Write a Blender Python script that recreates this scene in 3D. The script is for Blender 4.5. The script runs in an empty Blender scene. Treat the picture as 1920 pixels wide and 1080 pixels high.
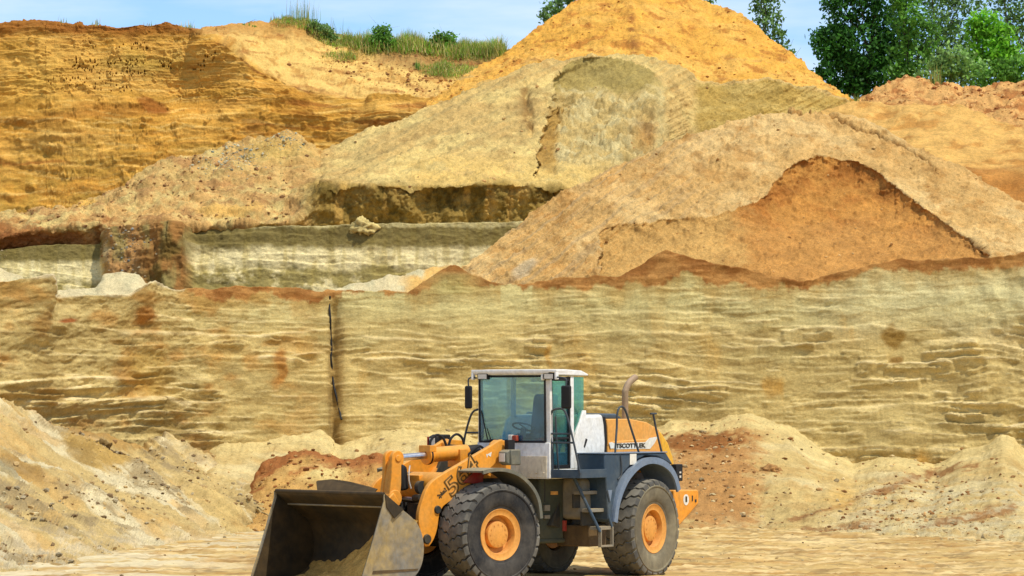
import bpy, bmesh, math, random
import numpy as np
from mathutils import Vector, Matrix
random.seed(7); np.random.seed(7)
S = bpy.context.scene; COL = S.collection

# ------------------------------------------------------------------ camera, sky, sun, exposure
FPX, HZ, CAMH = 7150.0, 753.0, 3.0
PITCH = math.atan((HZ - 540) / FPX)
cam = bpy.data.objects.new('camera', bpy.data.cameras.new('camera')); COL.objects.link(cam)
cam.location = (0, 0, CAMH); cam.rotation_euler = (math.pi/2 + PITCH, 0, 0)
cam.data.sensor_width = 36; cam.data.lens = FPX/1920*36
cam.data.clip_start = 1; cam.data.clip_end = 6000
S.camera = cam

SUN_EL, SUN_AZ = math.radians(60), math.radians(127)     # azimuth clockwise from +Y: sun high on the right
sdir = Vector((math.cos(SUN_EL)*math.sin(SUN_AZ), math.cos(SUN_EL)*math.cos(SUN_AZ), math.sin(SUN_EL)))
sl = bpy.data.lights.new('sun', 'SUN'); sl.energy = 3.8; sl.angle = math.radians(.5); sl.color = (1, .95, .86)
so = bpy.data.objects.new('sun', sl); COL.objects.link(so); so.rotation_euler = sdir.to_track_quat('Z', 'Y').to_euler()
so.location = (40, 60, 80)
W = bpy.data.worlds.new('World'); S.world = W; W.use_nodes = True
wn = W.node_tree; wn.nodes.clear()
wo = wn.nodes.new('ShaderNodeOutputWorld'); bg = wn.nodes.new('ShaderNodeBackground')
sky = wn.nodes.new('ShaderNodeTexSky'); sky.sky_type = 'NISHITA'; sky.sun_disc = False
sky.sun_elevation = SUN_EL; sky.sun_rotation = SUN_AZ
sky.altitude = 800; sky.air_density = 1.0; sky.dust_density = 0.0; sky.ozone_density = 4.0
tc = wn.nodes.new('ShaderNodeTexCoord'); mp = wn.nodes.new('ShaderNodeMapping'); mp.inputs['Scale'].default_value = (5, 5, 26)
nz = wn.nodes.new('ShaderNodeTexNoise'); nz.inputs['Scale'].default_value = 1.9; nz.inputs['Detail'].default_value = 6; nz.inputs['Roughness'].default_value = .55
rp = wn.nodes.new('ShaderNodeValToRGB'); rp.color_ramp.elements[0].position = .36; rp.color_ramp.elements[1].position = .70
rp.color_ramp.elements[0].color = (0, 0, 0, 1); rp.color_ramp.elements[1].color = (.9, .9, .9, 1)
tint = wn.nodes.new('ShaderNodeMixRGB'); tint.blend_type = 'MULTIPLY'; tint.inputs[0].default_value = 1; tint.inputs[2].default_value = (.78, .88, 1.02, 1)
mx = wn.nodes.new('ShaderNodeMixRGB'); mx.inputs[2].default_value = (5.6, 6.3, 7.2, 1)
for a, b in ((tc.outputs['Generated'], mp.inputs['Vector']), (mp.outputs[0], nz.inputs['Vector']), (nz.outputs[0], rp.inputs[0]),
             (rp.outputs[0], mx.inputs[0]), (sky.outputs[0], tint.inputs[1]), (tint.outputs[0], mx.inputs[1]), (mx.outputs[0], bg.inputs['Color']), (bg.outputs[0], wo.inputs[0])):
    wn.links.new(a, b)
bg.inputs['Strength'].default_value = .15
S.view_settings.view_transform = 'Standard'; S.view_settings.look = 'None'
S.view_settings.exposure = 0.08; S.view_settings.gamma = 1; S.view_settings.use_curve_mapping = False

# ------------------------------------------------------------------ helpers
def lin(c):
    c = np.asarray(c, float)/255.0
    return np.where(c <= .04045, c/12.92, ((c+.055)/1.055)**2.4)
def L(*c): return tuple(lin(c)) + (1,)
def unproj(px, py, Y):
    px = np.asarray(px, float); py = np.asarray(py, float)
    a = (px-960)/FPX; b = (540-py)/FPX
    dy = math.cos(PITCH) - b*math.sin(PITCH); dz = math.sin(PITCH) + b*math.cos(PITCH)
    t = Y/dy
    return np.stack([a*t, Y+0*t, CAMH+dz*t], -1)
def hsh(i, j, k):
    n = (i*374761393 + j*668265263 + k*2147483647 + 1013904223) & 0xFFFFFFFF
    n = ((n ^ (n >> 13))*1274126177) & 0xFFFFFFFF
    n = ((n ^ (n >> 15))*2246822519) & 0xFFFFFFFF
    return ((n ^ (n >> 16)) & 0xFFFF)/32767.5 - 1
GRD = np.array([(1, 1, 0), (-1, 1, 0), (1, -1, 0), (-1, -1, 0), (1, 0, 1), (-1, 0, 1), (1, 0, -1), (-1, 0, -1), (0, 1, 1), (0, -1, 1), (0, 1, -1), (0, -1, -1)], float)
def noise(x, y, z):
    """gradient noise, about -1..1"""
    x, y, z = np.broadcast_arrays(np.asarray(x, float), np.asarray(y, float), np.asarray(z, float))
    i = np.floor(x).astype(np.int64); j = np.floor(y).astype(np.int64); k = np.floor(z).astype(np.int64)
    u, v, w = x-i, y-j, z-k
    f = lambda t: t*t*t*(t*(t*6-15)+10)
    fu, fv, fw = f(u), f(v), f(w)
    r = 0
    for a in (0, 1):
        for b in (0, 1):
            for c in (0, 1):
                g = GRD[((hsh(i+a, j+b, k+c)+1)*32767.5).astype(np.int64) % 12]
                d = g[..., 0]*(u-a) + g[..., 1]*(v-b) + g[..., 2]*(w-c)
                r = r + d*(fu if a else 1-fu)*(fv if b else 1-fv)*(fw if c else 1-fw)
    return r*1.35
def fbm(x, y, z, o=4, g=.5):
    r = 0; a = 1.0; t = 0
    x, y, z = np.broadcast_arrays(np.asarray(x, float), np.asarray(y, float), np.asarray(z, float))
    for q in range(o):
        r = r + a*noise(x+q*17.3, y+q*9.1, z+q*5.7); t += a*a; a *= g
        x, y, z = 2.03*(.95*x+.31*z), 2.03*y, 2.03*(-.31*x+.95*z)
        x, y = .92*x-.39*y, .39*x+.92*y
    return r/math.sqrt(t)*.72
def sst(a, b, x): 
    t = np.clip((x-a)/(b-a+1e-9), 0, 1); return t*t*(3-2*t)
def mix(c, d, m):
    m = np.asarray(m)[..., None]; return c*(1-m) + d*m

def link(o, parent=None):
    COL.objects.link(o)
    if parent is not None: o.parent = parent
    return o
def tag(o, label=None, cat=None, group=None, kind=None):
    if label: o['label'] = label
    if cat: o['category'] = cat
    if group: o['group'] = group
    if kind: o['kind'] = kind
    return o
def empty(name, loc, rz=0):
    o = bpy.data.objects.new(name, None); o.empty_display_size = .3
    o.location = loc; o.rotation_euler = (0, 0, rz); COL.objects.link(o); return o
def np_mesh(name, V, F, mat, col=None, smooth=True, parent=None):
    """V (n,3), F (m,k) all the same corner count"""
    me = bpy.data.meshes.new(name); V = np.asarray(V, np.float32); F = np.asarray(F, np.int32)
    me.vertices.add(len(V)); me.vertices.foreach_set('co', V.ravel())
    k = F.shape[1]; me.loops.add(F.size); me.loops.foreach_set('vertex_index', F.ravel())
    me.polygons.add(len(F)); me.polygons.foreach_set('loop_start', np.arange(0, F.size, k, dtype=np.int32))
    me.polygons.foreach_set('use_smooth', np.full(len(F), smooth))
    if col is not None:
        at = me.color_attributes.new('Col', 'FLOAT_COLOR', 'POINT')
        c4 = np.ones((len(V), 4), np.float32); c4[:, :3] = col; at.data.foreach_set('color', c4.ravel())
    me.update(calc_edges=True); me.validate()
    me.materials.append(mat)
    return link(bpy.data.objects.new(name, me), parent)

# ------------------------------------------------------------------ materials
def nodes(name):
    m = bpy.data.materials.new(name); m.use_nodes = True
    nt = m.node_tree; b = nt.nodes['Principled BSDF']; return m, nt, b
def soil_mat(name, grain=9.0, amt=.34, bump=.5, dist=.05, stretch=(1, 1, 1), speck=.0):
    """earth: the layer colours come from the Col attribute, broken up by two noises, grain in the bump"""
    m, nt, b = nodes(name); N = nt.nodes.new; Lk = nt.links.new
    b.inputs['Roughness'].default_value = .95; b.inputs['Specular IOR Level'].default_value = .12
    at = N('ShaderNodeAttribute'); at.attribute_name = 'Col'
    tc = N('ShaderNodeTexCoord'); mp = N('ShaderNodeMapping'); mp.inputs['Scale'].default_value = stretch
    Lk(tc.outputs['Object'], mp.inputs['Vector'])
    n1 = N('ShaderNodeTexNoise'); n1.inputs['Scale'].default_value = grain; n1.inputs['Detail'].default_value = 8; n1.inputs['Roughness'].default_value = .72
    n2 = N('ShaderNodeTexNoise'); n2.inputs['Scale'].default_value = grain*.16; n2.inputs['Detail'].default_value = 6; n2.inputs['Roughness'].default_value = .65
    Lk(mp.outputs[0], n1.inputs['Vector']); Lk(mp.outputs[0], n2.inputs['Vector'])
    ad = N('ShaderNodeMath'); ad.operation = 'ADD'; Lk(n1.outputs[0], ad.inputs[0]); Lk(n2.outputs[0], ad.inputs[1])
    mr = N('ShaderNodeMapRange'); mr.inputs[1].default_value = .65; mr.inputs[2].default_value = 1.35
    mr.inputs[3].default_value = 1-amt; mr.inputs[4].default_value = 1+amt; Lk(ad.outputs[0], mr.inputs[0])
    vm = N('ShaderNodeVectorMath'); vm.operation = 'SCALE'; Lk(at.outputs['Color'], vm.inputs[0]); Lk(mr.outputs[0], vm.inputs['Scale'])
    n4 = N('ShaderNodeTexNoise'); n4.inputs['Scale'].default_value = grain*3.2; n4.inputs['Detail'].default_value = 4; n4.inputs['Roughness'].default_value = .8; Lk(mp.outputs[0], n4.inputs['Vector'])
    m4 = N('ShaderNodeMapRange'); m4.inputs[1].default_value = .32; m4.inputs[2].default_value = .68; m4.inputs[3].default_value = 1-amt*.7; m4.inputs[4].default_value = 1+amt*.7; Lk(n4.outputs[0], m4.inputs[0])
    v4 = N('ShaderNodeVectorMath'); v4.operation = 'SCALE'; Lk(vm.outputs[0], v4.inputs[0]); Lk(m4.outputs[0], v4.inputs['Scale'])
    last = v4.outputs[0]
    if speck > 0:
        vo = N('ShaderNodeTexVoronoi'); vo.inputs['Scale'].default_value = 11; Lk(mp.outputs[0], vo.inputs['Vector'])
        lt = N('ShaderNodeMath'); lt.operation = 'LESS_THAN'; lt.inputs[1].default_value = .16; Lk(vo.outputs['Distance'], lt.inputs[0])
        ml = N('ShaderNodeMath'); ml.operation = 'MULTIPLY'; ml.inputs[1].default_value = speck; Lk(lt.outputs[0], ml.inputs[0])
        mg = N('ShaderNodeMixRGB'); mg.inputs[2].default_value = L(120, 100, 66); Lk(ml.outputs[0], mg.inputs[0]); Lk(last, mg.inputs[1]); last = mg.outputs[0]
    Lk(last, b.inputs['Base Color'])
    bp = N('ShaderNodeBump'); bp.inputs['Strength'].default_value = bump; bp.inputs['Distance'].default_value = dist
    n3 = N('ShaderNodeTexNoise'); n3.inputs['Scale'].default_value = grain*.45; n3.inputs['Detail'].default_value = 10; n3.inputs['Roughness'].default_value = .8; Lk(mp.outputs[0], n3.inputs['Vector'])
    Lk(n3.outputs[0], bp.inputs['Height']); Lk(bp.outputs[0], b.inputs['Normal'])
    return m
def paint(name, col, rough=.45, metal=0., dust=.3, dustcol=(190, 160, 105), scale=2.2, spec=.4, var=.12):
    """painted or bare metal with patches of dust and small tone changes"""
    m, nt, b = nodes(name); N = nt.nodes.new; Lk = nt.links.new
    b.inputs['Metallic'].default_value = metal; b.inputs['Specular IOR Level'].default_value = spec
    tc = N('ShaderNodeTexCoord')
    n1 = N('ShaderNodeTexNoise'); n1.inputs['Scale'].default_value = scale; n1.inputs['Detail'].default_value = 9; n1.inputs['Roughness'].default_value = .7
    n2 = N('ShaderNodeTexNoise'); n2.inputs['Scale'].default_value = scale*7; n2.inputs['Detail'].default_value = 5
    Lk(tc.outputs['Object'], n1.inputs['Vector']); Lk(tc.outputs['Object'], n2.inputs['Vector'])
    r = N('ShaderNodeMapRange'); r.inputs[1].default_value = .42; r.inputs[2].default_value = .75; r.inputs[4].default_value = dust; Lk(n1.outputs[0], r.inputs[0])
    ge = N('ShaderNodeNewGeometry'); sx = N('ShaderNodeSeparateXYZ'); Lk(ge.outputs['Normal'], sx.inputs[0])
    up = N('ShaderNodeMapRange'); up.inputs[1].default_value = .25; up.inputs[2].default_value = 1.0; up.inputs[4].default_value = min(.75, dust*1.3); Lk(sx.outputs['Z'], up.inputs[0])
    mxx = N('ShaderNodeMath'); mxx.operation = 'MAXIMUM'; Lk(r.outputs[0], mxx.inputs[0]); Lk(up.outputs[0], mxx.inputs[1])
    m1 = N('ShaderNodeMixRGB'); m1.inputs[1].default_value = L(*col); m1.inputs[2].default_value = L(*dustcol); Lk(mxx.outputs[0], m1.inputs[0])
    v = N('ShaderNodeMapRange'); v.inputs[1].default_value = .3; v.inputs[2].default_value = .7; v.inputs[3].default_value = 1-var; v.inputs[4].default_value = 1+var; Lk(n2.outputs[0], v.inputs[0])
    vm = N('ShaderNodeVectorMath'); vm.operation = 'SCALE'; Lk(m1.outputs[0], vm.inputs[0]); Lk(v.outputs[0], vm.inputs['Scale'])
    ms = N('ShaderNodeMapping'); ms.inputs['Scale'].default_value = (7, 7, 1.6); Lk(tc.outputs['Object'], ms.inputs['Vector'])
    n5 = N('ShaderNodeTexNoise'); n5.inputs['Scale'].default_value = 1.5; n5.inputs['Detail'].default_value = 8; n5.inputs['Roughness'].default_value = .75; Lk(ms.outputs[0], n5.inputs['Vector'])
    s5 = N('ShaderNodeMapRange'); s5.inputs[1].default_value = .54; s5.inputs[2].default_value = .70; s5.inputs[4].default_value = .55*min(1, dust*1.6); Lk(n5.outputs[0], s5.inputs[0])
    m5 = N('ShaderNodeMixRGB'); m5.inputs[2].default_value = L(*[.72*q for q in dustcol]); Lk(s5.outputs[0], m5.inputs[0]); Lk(vm.outputs[0], m5.inputs[1])
    Lk(m5.outputs[0], b.inputs['Base Color'])
    rr = N('ShaderNodeMapRange'); rr.inputs[3].default_value = rough; rr.inputs[4].default_value = min(1, rough+.35); Lk(n1.outputs[0], rr.inputs[0]); Lk(rr.outputs[0], b.inputs['Roughness'])
    bp = N('ShaderNodeBump'); bp.inputs['Strength'].default_value = .12; bp.inputs['Distance'].default_value = .01; Lk(n2.outputs[0], bp.inputs['Height']); Lk(bp.outputs[0], b.inputs['Normal'])
    return m
def glass_mat(name, tint, refl=.5, sky_sheen=(.05, .2)):
    m, nt, b = nodes(name); nt.nodes.remove(b); N = nt.nodes.new; Lk = nt.links.new
    t = N('ShaderNodeBsdfTransparent'); t.inputs[0].default_value = tint
    g = N('ShaderNodeBsdfGlossy'); g.inputs['Roughness'].default_value = .04; g.inputs[0].default_value = (.75, .9, .95, 1)
    d = N('ShaderNodeBsdfDiffuse'); d.inputs[0].default_value = L(110, 172, 208)  # blue diffuse layer painted in for the sky reflected by the glass
    n = N('ShaderNodeTexNoise'); n.inputs['Scale'].default_value = 3; n.inputs['Detail'].default_value = 6
    tc = N('ShaderNodeTexCoord'); Lk(tc.outputs['Object'], n.inputs['Vector'])
    r = N('ShaderNodeMapRange'); r.inputs[1].default_value = .35; r.inputs[2].default_value = .8; r.inputs[3].default_value = sky_sheen[0]; r.inputs[4].default_value = sky_sheen[1]; Lk(n.outputs[0], r.inputs[0])
    fr = N('ShaderNodeFresnel'); fr.inputs[0].default_value = 1.5
    ml = N('ShaderNodeMath'); ml.operation = 'MULTIPLY'; ml.inputs[1].default_value = refl*2.2; Lk(fr.outputs[0], ml.inputs[0])
    a = N('ShaderNodeMixShader'); Lk(r.outputs[0], a.inputs[0]); Lk(t.outputs[0], a.inputs[1]); Lk(d.outputs[0], a.inputs[2])
    c = N('ShaderNodeMixShader'); Lk(ml.outputs[0], c.inputs[0]); Lk(a.outputs[0], c.inputs[1]); Lk(g.outputs[0], c.inputs[2])
    Lk(c.outputs[0], nt.nodes['Material Output'].inputs[0])
    return m
def leaf_mat(name, col, var=.5, trans=.48):
    """leaves: each leaf its own shade of the crown's colour"""
    m, nt, b = nodes(name); N = nt.nodes.new; Lk = nt.links.new
    b.inputs['Roughness'].default_value = .5; b.inputs['Specular IOR Level'].default_value = .3
    g = N('ShaderNodeNewGeometry'); n = N('ShaderNodeTexNoise'); n.inputs['Scale'].default_value = .9; n.inputs['Detail'].default_value = 3
    tc = N('ShaderNodeTexCoord'); Lk(tc.outputs['Object'], n.inputs['Vector'])
    r = N('ShaderNodeMapRange'); r.inputs[3].default_value = 1-var; r.inputs[4].default_value = 1+var; Lk(g.outputs['Random Per Island'], r.inputs[0])
    r2 = N('ShaderNodeMapRange'); r2.inputs[1].default_value = .3; r2.inputs[2].default_value = .7; r2.inputs[3].default_value = .7; r2.inputs[4].default_value = 1.3; Lk(n.outputs[0], r2.inputs[0])
    q = N('ShaderNodeMath'); q.operation = 'MULTIPLY'; Lk(r.outputs[0], q.inputs[0]); Lk(r2.outputs[0], q.inputs[1])
    hs = N('ShaderNodeVectorMath'); hs.operation = 'SCALE'; hs.inputs[0].default_value = col[:3]; Lk(q.outputs[0], hs.inputs['Scale'])
    Lk(hs.outputs[0], b.inputs['Base Color'])
    t = N('ShaderNodeBsdfTranslucent'); Lk(hs.outputs[0], t.inputs[0])
    mxs = N('ShaderNodeMixShader'); mxs.inputs[0].default_value = trans; Lk(b.outputs[0], mxs.inputs[1]); Lk(t.outputs[0], mxs.inputs[2])
    Lk(mxs.outputs[0], nt.nodes['Material Output'].inputs[0])
    return m

M_WALL = soil_mat('layered_sand', 8, .34, .7, .09, (1, 1, 1.8))
M_MOUND = soil_mat('heaped_sand', 10, .42, .8, .12, speck=.25)
M_TALUS = soil_mat('loose_gravelly_sand', 11, .34, .7, .08, speck=.35)
M_FLOOR = soil_mat('trodden_sand', 5, .2, .4, .04, (.35, 1, 1), speck=.12)

# ------------------------------------------------------------------ terrain
def curve(pts, xs):
    p = np.array(pts, float); p = p[np.argsort(p[:, 0], kind='stable')]
    return np.interp(xs, p[:, 0], p[:, 1]), np.interp(xs, p[:, 0], p[:, 2])
def layer(name, xs, curves, rows, disp, colr, mat, ease=None, edge=0., back=((.5, -.05), (2, -.3), (6, -1.2), (14, -1.6)), carve=None, jag=(.8, .3)):
    """a bank of earth: curves run from its foot to its crest as (column, row, distance); between them rows of
    vertices, past the crest the ground falls away behind. disp -> metres along the normal, colr -> linear RGB"""
    xs = np.asarray(xs, float); PY, PD = [], []                # banks run on past the picture's edges, more coarsely
    if xs[0] <= -39: xs = np.concatenate([rng(-760, xs[0]-10, 9), xs])
    if xs[-1] >= 1989: xs = np.concatenate([xs, rng(xs[-1]+9, 2680, 9)])
    cs = [curve(c, xs) for c in curves]
    x0 = unproj(xs, cs[-1][0], cs[-1][1])[:, 0]
    cs[-1] = (cs[-1][0] + edge*(fbm(x0*jag[0], 3.1, 0, 5, .62)), cs[-1][1])
    for i in range(len(cs)-1):
        (a, A), (b, B) = cs[i], cs[i+1]; n = rows[i]; e = 1 if ease is None else ease[i]
        for r in range(n + (1 if i == len(cs)-2 else 0)):
            t = r/n; PY.append(a+(b-a)*t); PD.append(A+(B-A)*(t**e))
    PY, PD = np.array(PY), np.array(PD); PX = np.broadcast_to(xs, PY.shape)
    if carve: PD = carve(PX, PY, PD)
    P = unproj(PX, PY, PD)
    gx = np.gradient(P, axis=1); gy = np.gradient(P, axis=0)
    Nn = np.cross(gx, gy); Nn /= np.linalg.norm(Nn, axis=-1, keepdims=True)+1e-9
    Nn = np.where((Nn[..., 1:2] > 0), -Nn, Nn)
    d = disp(PX, PY, P)
    P = P + Nn*d[..., None]
    C = colr(PX, PY, P, d)
    rowsP = [P]; rowsC = [C]
    for dy, dz in back:
        q = P[-1:].copy(); s = (q[..., 1]+dy)/q[..., 1]; q[..., 0] *= s; q[..., 1] += dy; q[..., 2] += dz + .08*fbm(q[..., 0]*.7, q[..., 1], 0, 3); rowsP.append(q); rowsC.append(C[-1:])
    P2 = np.concatenate(rowsP); C2 = np.clip(np.concatenate(rowsC), .005, .9)
    r, c = P2.shape[:2]; ix = np.arange(r*c).reshape(r, c)
    F = np.stack([ix[:-1, :-1], ix[:-1, 1:], ix[1:, 1:], ix[1:, :-1]], -1).reshape(-1, 4)
    o = np_mesh(name, P2.reshape(-1, 3), F, mat, C2.reshape(-1, 3)); tag(o, kind='structure')
    return PX, PY, P, Nn
def rng(a, b, s): return np.arange(a, b+s, s, dtype=float)
SURF = {}

# --- the quarry floor, out to the horizon
def floor():
    gx = np.concatenate([[-3000, -600, -150, -60], np.arange(-14, 14.01, .07), [60, 150, 600, 3000]])
    gy = np.concatenate([[-400, -60, 20, 50], np.arange(58, 66, .12), np.arange(66, 99.01, .16), [130, 400, 1200, 5000]])
    X, Y = np.meshgrid(gx, gy); inn = (np.abs(X) < 14.1) & (Y > 57) & (Y < 100)
    rut = np.abs(noise(X*.12+3, Y*1.25+.25*noise(X*.3, Y*.2, 2), 1.7))
    Z = .07*fbm(X*.5, Y*.9, 0, 4) + .05*fbm(X*3, Y*4, 1, 5, .65) - .09*sst(.14, 0, rut)
    keep = sst(0, .7, np.hypot((X+1.0)/4.2, (Y-64.6)/3.2)-1)
    Z = np.where(inn, Z*(.35+.65*keep), -.06)
    base = lin((192, 160, 98)); C = np.broadcast_to(base, X.shape+(3,)).copy()
    C = mix(C, lin((214, 184, 124)), sst(-.05, .2, fbm(X*.40, Y*1.1, 4, 5, .65)))
    C = mix(C, lin((172, 128, 66)), .7*sst(-.03, .3, fbm(X*.50+9, Y*1.4, 8, 6, .7)))
    C = mix(C, lin((124, 98, 62)), .6*sst(.1, .35, fbm(X*1.2+4, Y*3.0, 18, 5, .7)))
    C = mix(C, lin((214, 198, 156)), .8*sst(-3.2, -7, X)*sst(-.2, .3, fbm(X*.3, Y*.9, 6, 4)))
    ix = np.arange(X.size).reshape(X.shape)
    F = np.stack([ix[:-1, :-1], ix[:-1, 1:], ix[1:, 1:], ix[1:, :-1]], -1).reshape(-1, 4)
    o = np_mesh('quarry_floor', np.stack([X, Y, Z], -1).reshape(-1, 3), F, M_FLOOR, C.reshape(-1, 3)); tag(o, kind='structure')
    return X, Y, Z, inn
SURF['floor'] = floor()

# --- lower quarry wall
W1TOP = [(-60, 528), (0, 530), (20, 525), (55, 517), (68, 530), (78, 546), (90, 553), (150, 554), (232, 553), (246, 540), (256, 531), (275, 529), (300, 534), (330, 543), (360, 541), (450, 538), (560, 540), (596, 548), (612, 543), (640, 545), (700, 546), (765, 546), (800, 525), (830, 504), (845, 498), (860, 501), (880, 512), (915, 528), (935, 529), (980, 535), (1040, 522), (1160, 518), (1200, 495), (1235, 474), (1250, 470), (1290, 479), (1340, 496), (1400, 505), (1450, 519), (1510, 527), (1560, 515), (1620, 502), (1660, 491), (1690, 483), (1720, 490), (1750, 488), (1850, 483), (1920, 476), (1990, 470)]
def w1Y(px): return np.interp(px, [-60, 0, 150, 300, 620, 1000, 1500, 1920, 1990], [86, 87.5, 92, 96, 99.5, 101, 101.3, 101.2, 101.2])
def saw(p, s=.10):
    f = p-np.floor(p); return np.where(f > 1-s, (1-f)/s, f/(1-s))
def ledges(x, z, seed, k, wl=.22):
    w = z + .34*fbm(x*.20, seed, z*.5, 3) + .07*fbm(x*.9, seed+3, z*1.2, 4)
    ph = w*k
    cell = np.floor(ph); m = fbm(x*wl+cell*13.7, cell*3.3+seed, seed, 3, .6)*1.3       # each ledge runs for a while, then dies out
    f = ph-np.floor(ph); return saw(ph)*sst(-.02, .22, m), sst(.80, .93, f)*sst(1., .985, f)*sst(.0, .16, m)
def w1_disp(px, py, P):
    x, z = P[..., 0], P[..., 2]
    a, _ = ledges(x, z, 1.0, 1.7, .3); b, _ = ledges(x, z, 5.0, 3.3, .55); c, _ = ledges(x, z, 9., 6.6, .9)
    lo = (sst(5.6, 4.2, z)*.65+.35)*(.4+.6*sst(-.25, .25, fbm(x*.22+4, 3, z*.55, 3)))
    d = lo*(.19*a + .15*b + .08*c) + .13*fbm(x*.35, 0, z*.35, 3) + .030*fbm(x*1.0, 2, z*2.6, 6, .72)
    d += .004*noise(x*13, 0, z*1.2) + .003*noise(x*23, 4, z*1.9)                         # tooth marks of the digger
    d += sst(620, 200, px)*(.11*fbm(x*1.1, 13, z*1.3, 6, .66)+.05*np.abs(fbm(x*1.8, 15, z*2.2, 5, .6)))
    # buttresses on the left, hollows on the right
    d += .55*np.exp(-((px-50)/38)**2)*sst(700, 530, py) + .4*np.exp(-((px-255)/30)**2)*sst(640, 530, py)
    d += .3*np.exp(-((px-1660)/90)**2-((py-835)/40)**2)
    d -= .25*np.exp(-((px-628)/9)**2)*sst(540, 600, py)
    d += .35*sst(1650, 1950, px)*fbm(x*.6, 7, z*.5, 4)
    return d
def w1_top(px): return np.interp(px, [p[0] for p in W1TOP], [p[1] for p in W1TOP])
def w1_col(px, py, P, d):
    x, z = P[..., 0], P[..., 2]
    C = np.broadcast_to(lin((193, 168, 105)), px.shape+(3,)).copy()
    C = mix(C, lin((208, 182, 116)), sst(-.25, .45, fbm(x*.18, 1, z*1.5, 5, .6)))
    C = mix(C, lin((160, 134, 78)), .6*sst(.0, .5, fbm(x*.25+5, 2, z*3.2+.6*fbm(x*.4, 0, z, 3), 5, .6)))
    C = mix(C, lin((218, 200, 150)), .8*sst(1250, 1700, px)*sst(660, 540, py+50*fbm(x*.5, 3, z*.8, 4)))
    C = mix(C, lin((200, 190, 130)), .6*sst(640, 560, py)*sst(300, 420, px))
    C = mix(C, lin((186, 170, 112)), .5*sst(.1, .5, fbm(x*.35+8, 12, z*.9, 4))*sst(200, 0, np.abs(py-640)))
    lo = (sst(5.6, 4.2, z)*.65+.35)*(.4+.6*sst(-.25, .25, fbm(x*.22+4, 3, z*.55, 3)))                              # loose pale sand on the ledges, painted paler for their sunlit tops
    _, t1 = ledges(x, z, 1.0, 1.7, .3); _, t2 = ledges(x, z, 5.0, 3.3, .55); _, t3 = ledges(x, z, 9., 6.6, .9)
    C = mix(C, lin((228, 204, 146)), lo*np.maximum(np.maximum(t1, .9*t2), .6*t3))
    C = mix(C, lin((150, 122, 64)), .5*sst(.15, .5, fbm(x*.5+3, 7, z*7+2*fbm(x*.4, 1, z, 3), 4, .6)))
    # rust stains, mostly on the left and in vertical runs
    st = sst(.0, .5, fbm(x*.8+2, 5, z*1.5, 5, .6))*sst(760, 380, px)
    C = mix(C, lin((180, 130, 62)), .7*st); C = mix(C, lin((150, 122, 64)), .6*sst(-.05, .45, fbm(x*1.2+7, 2, z*2.4, 5, .65))*sst(700, 300, px))
    st = sst(.28, .7, fbm(x*.9+20, 6, z*.35, 4))*(.35+.65*sst(1300, 1500, px))
    C = mix(C, lin((196, 146, 62)), .8*st*sst(520, 640, py))
    C = mix(C, lin((132, 96, 40)), .6*np.exp(-((px-632)/16)**2)*sst(560, 640, py))
    for cx, cy, sx, sy, cc, am in ((120, 603, 26, 6, (150, 78, 30), .9), (270, 590, 30, 22, (160, 100, 36), .8), (60, 610, 16, 30, (150, 110, 50), .7), (520, 690, 14, 45, (176, 112, 40), .7),
                                  (1675, 630, 18, 26, (150, 112, 44), .8), (1680, 675, 12, 14, (140, 100, 40), .8), (1450, 725, 20, 22, (176, 128, 50), .6), (1030, 668, 12, 25, (190, 140, 60), .6), (285, 700, 45, 60, (178, 140, 62), .5)):
        w = np.exp(-((px-cx+14*noise(x*2, cx, z*2))/sx)**2-((py-cy+9*noise(x*2.5, cy, z*2.5))/sy)**2); C = mix(C, lin(cc), am*sst(.25, .8, w))
    # the dark topsoil left along the crest
    tp = py - w1_top(px) + 5*fbm(x*1.5, 8, 0, 4)
    th = np.interp(px, [0, 340, 370, 400, 590, 640, 700, 780, 845, 930, 985, 1040, 1160, 1250, 1400, 1500, 1530, 1600, 1700, 1920], [0, 0, 14, 24, 24, 6, 4, 16, 32, 12, 6, 24, 30, 70, 42, 22, 16, 18, 26, 28])
    th = th*(.75+.5*fbm(px*.012, 3, 0, 4, .6)) + 7*np.sin(px/28.)*sst(380, 420, px)*sst(640, 600, px)
    m = sst(th+4, th-4, tp+12*fbm(x*2.2, 8, z*2.2, 5, .7))*(th > 3)
    br = mix(np.broadcast_to(lin((180, 130, 70)), C.shape), lin((148, 98, 48)), sst(-.3, .4, fbm(x*1.1, 9, z*2, 5, .65)))
    C = mix(C, lin((176, 138, 70)), .55*sst(th+45, th, tp+30*fbm(x*1.6, 8, z*.35, 4))*(th > 8))
    C = mix(C, br, m)
    C = mix(C, lin((176, 160, 96)), .75*np.exp(-((px-850)/45)**2)*sst(505, 522, py)*sst(556, 548, py))
    C = mix(C, lin((214, 196, 150)), .9*sst(240, 220, np.abs(px-190)*1.4)*sst(6, 1, tp)*(px < 345))
    return C
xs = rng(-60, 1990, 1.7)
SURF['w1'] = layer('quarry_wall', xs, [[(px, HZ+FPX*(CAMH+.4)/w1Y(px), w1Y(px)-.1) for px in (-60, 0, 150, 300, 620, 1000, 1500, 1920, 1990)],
    [(p[0], p[1], w1Y(p[0])+1.35) for p in W1TOP]], [240], w1_disp, w1_col, M_WALL, edge=5, jag=(1.6, .3), back=((.15, -.02), (.8, -.1), (3, -.25), (8, -.25), (14, -.25)))

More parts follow.
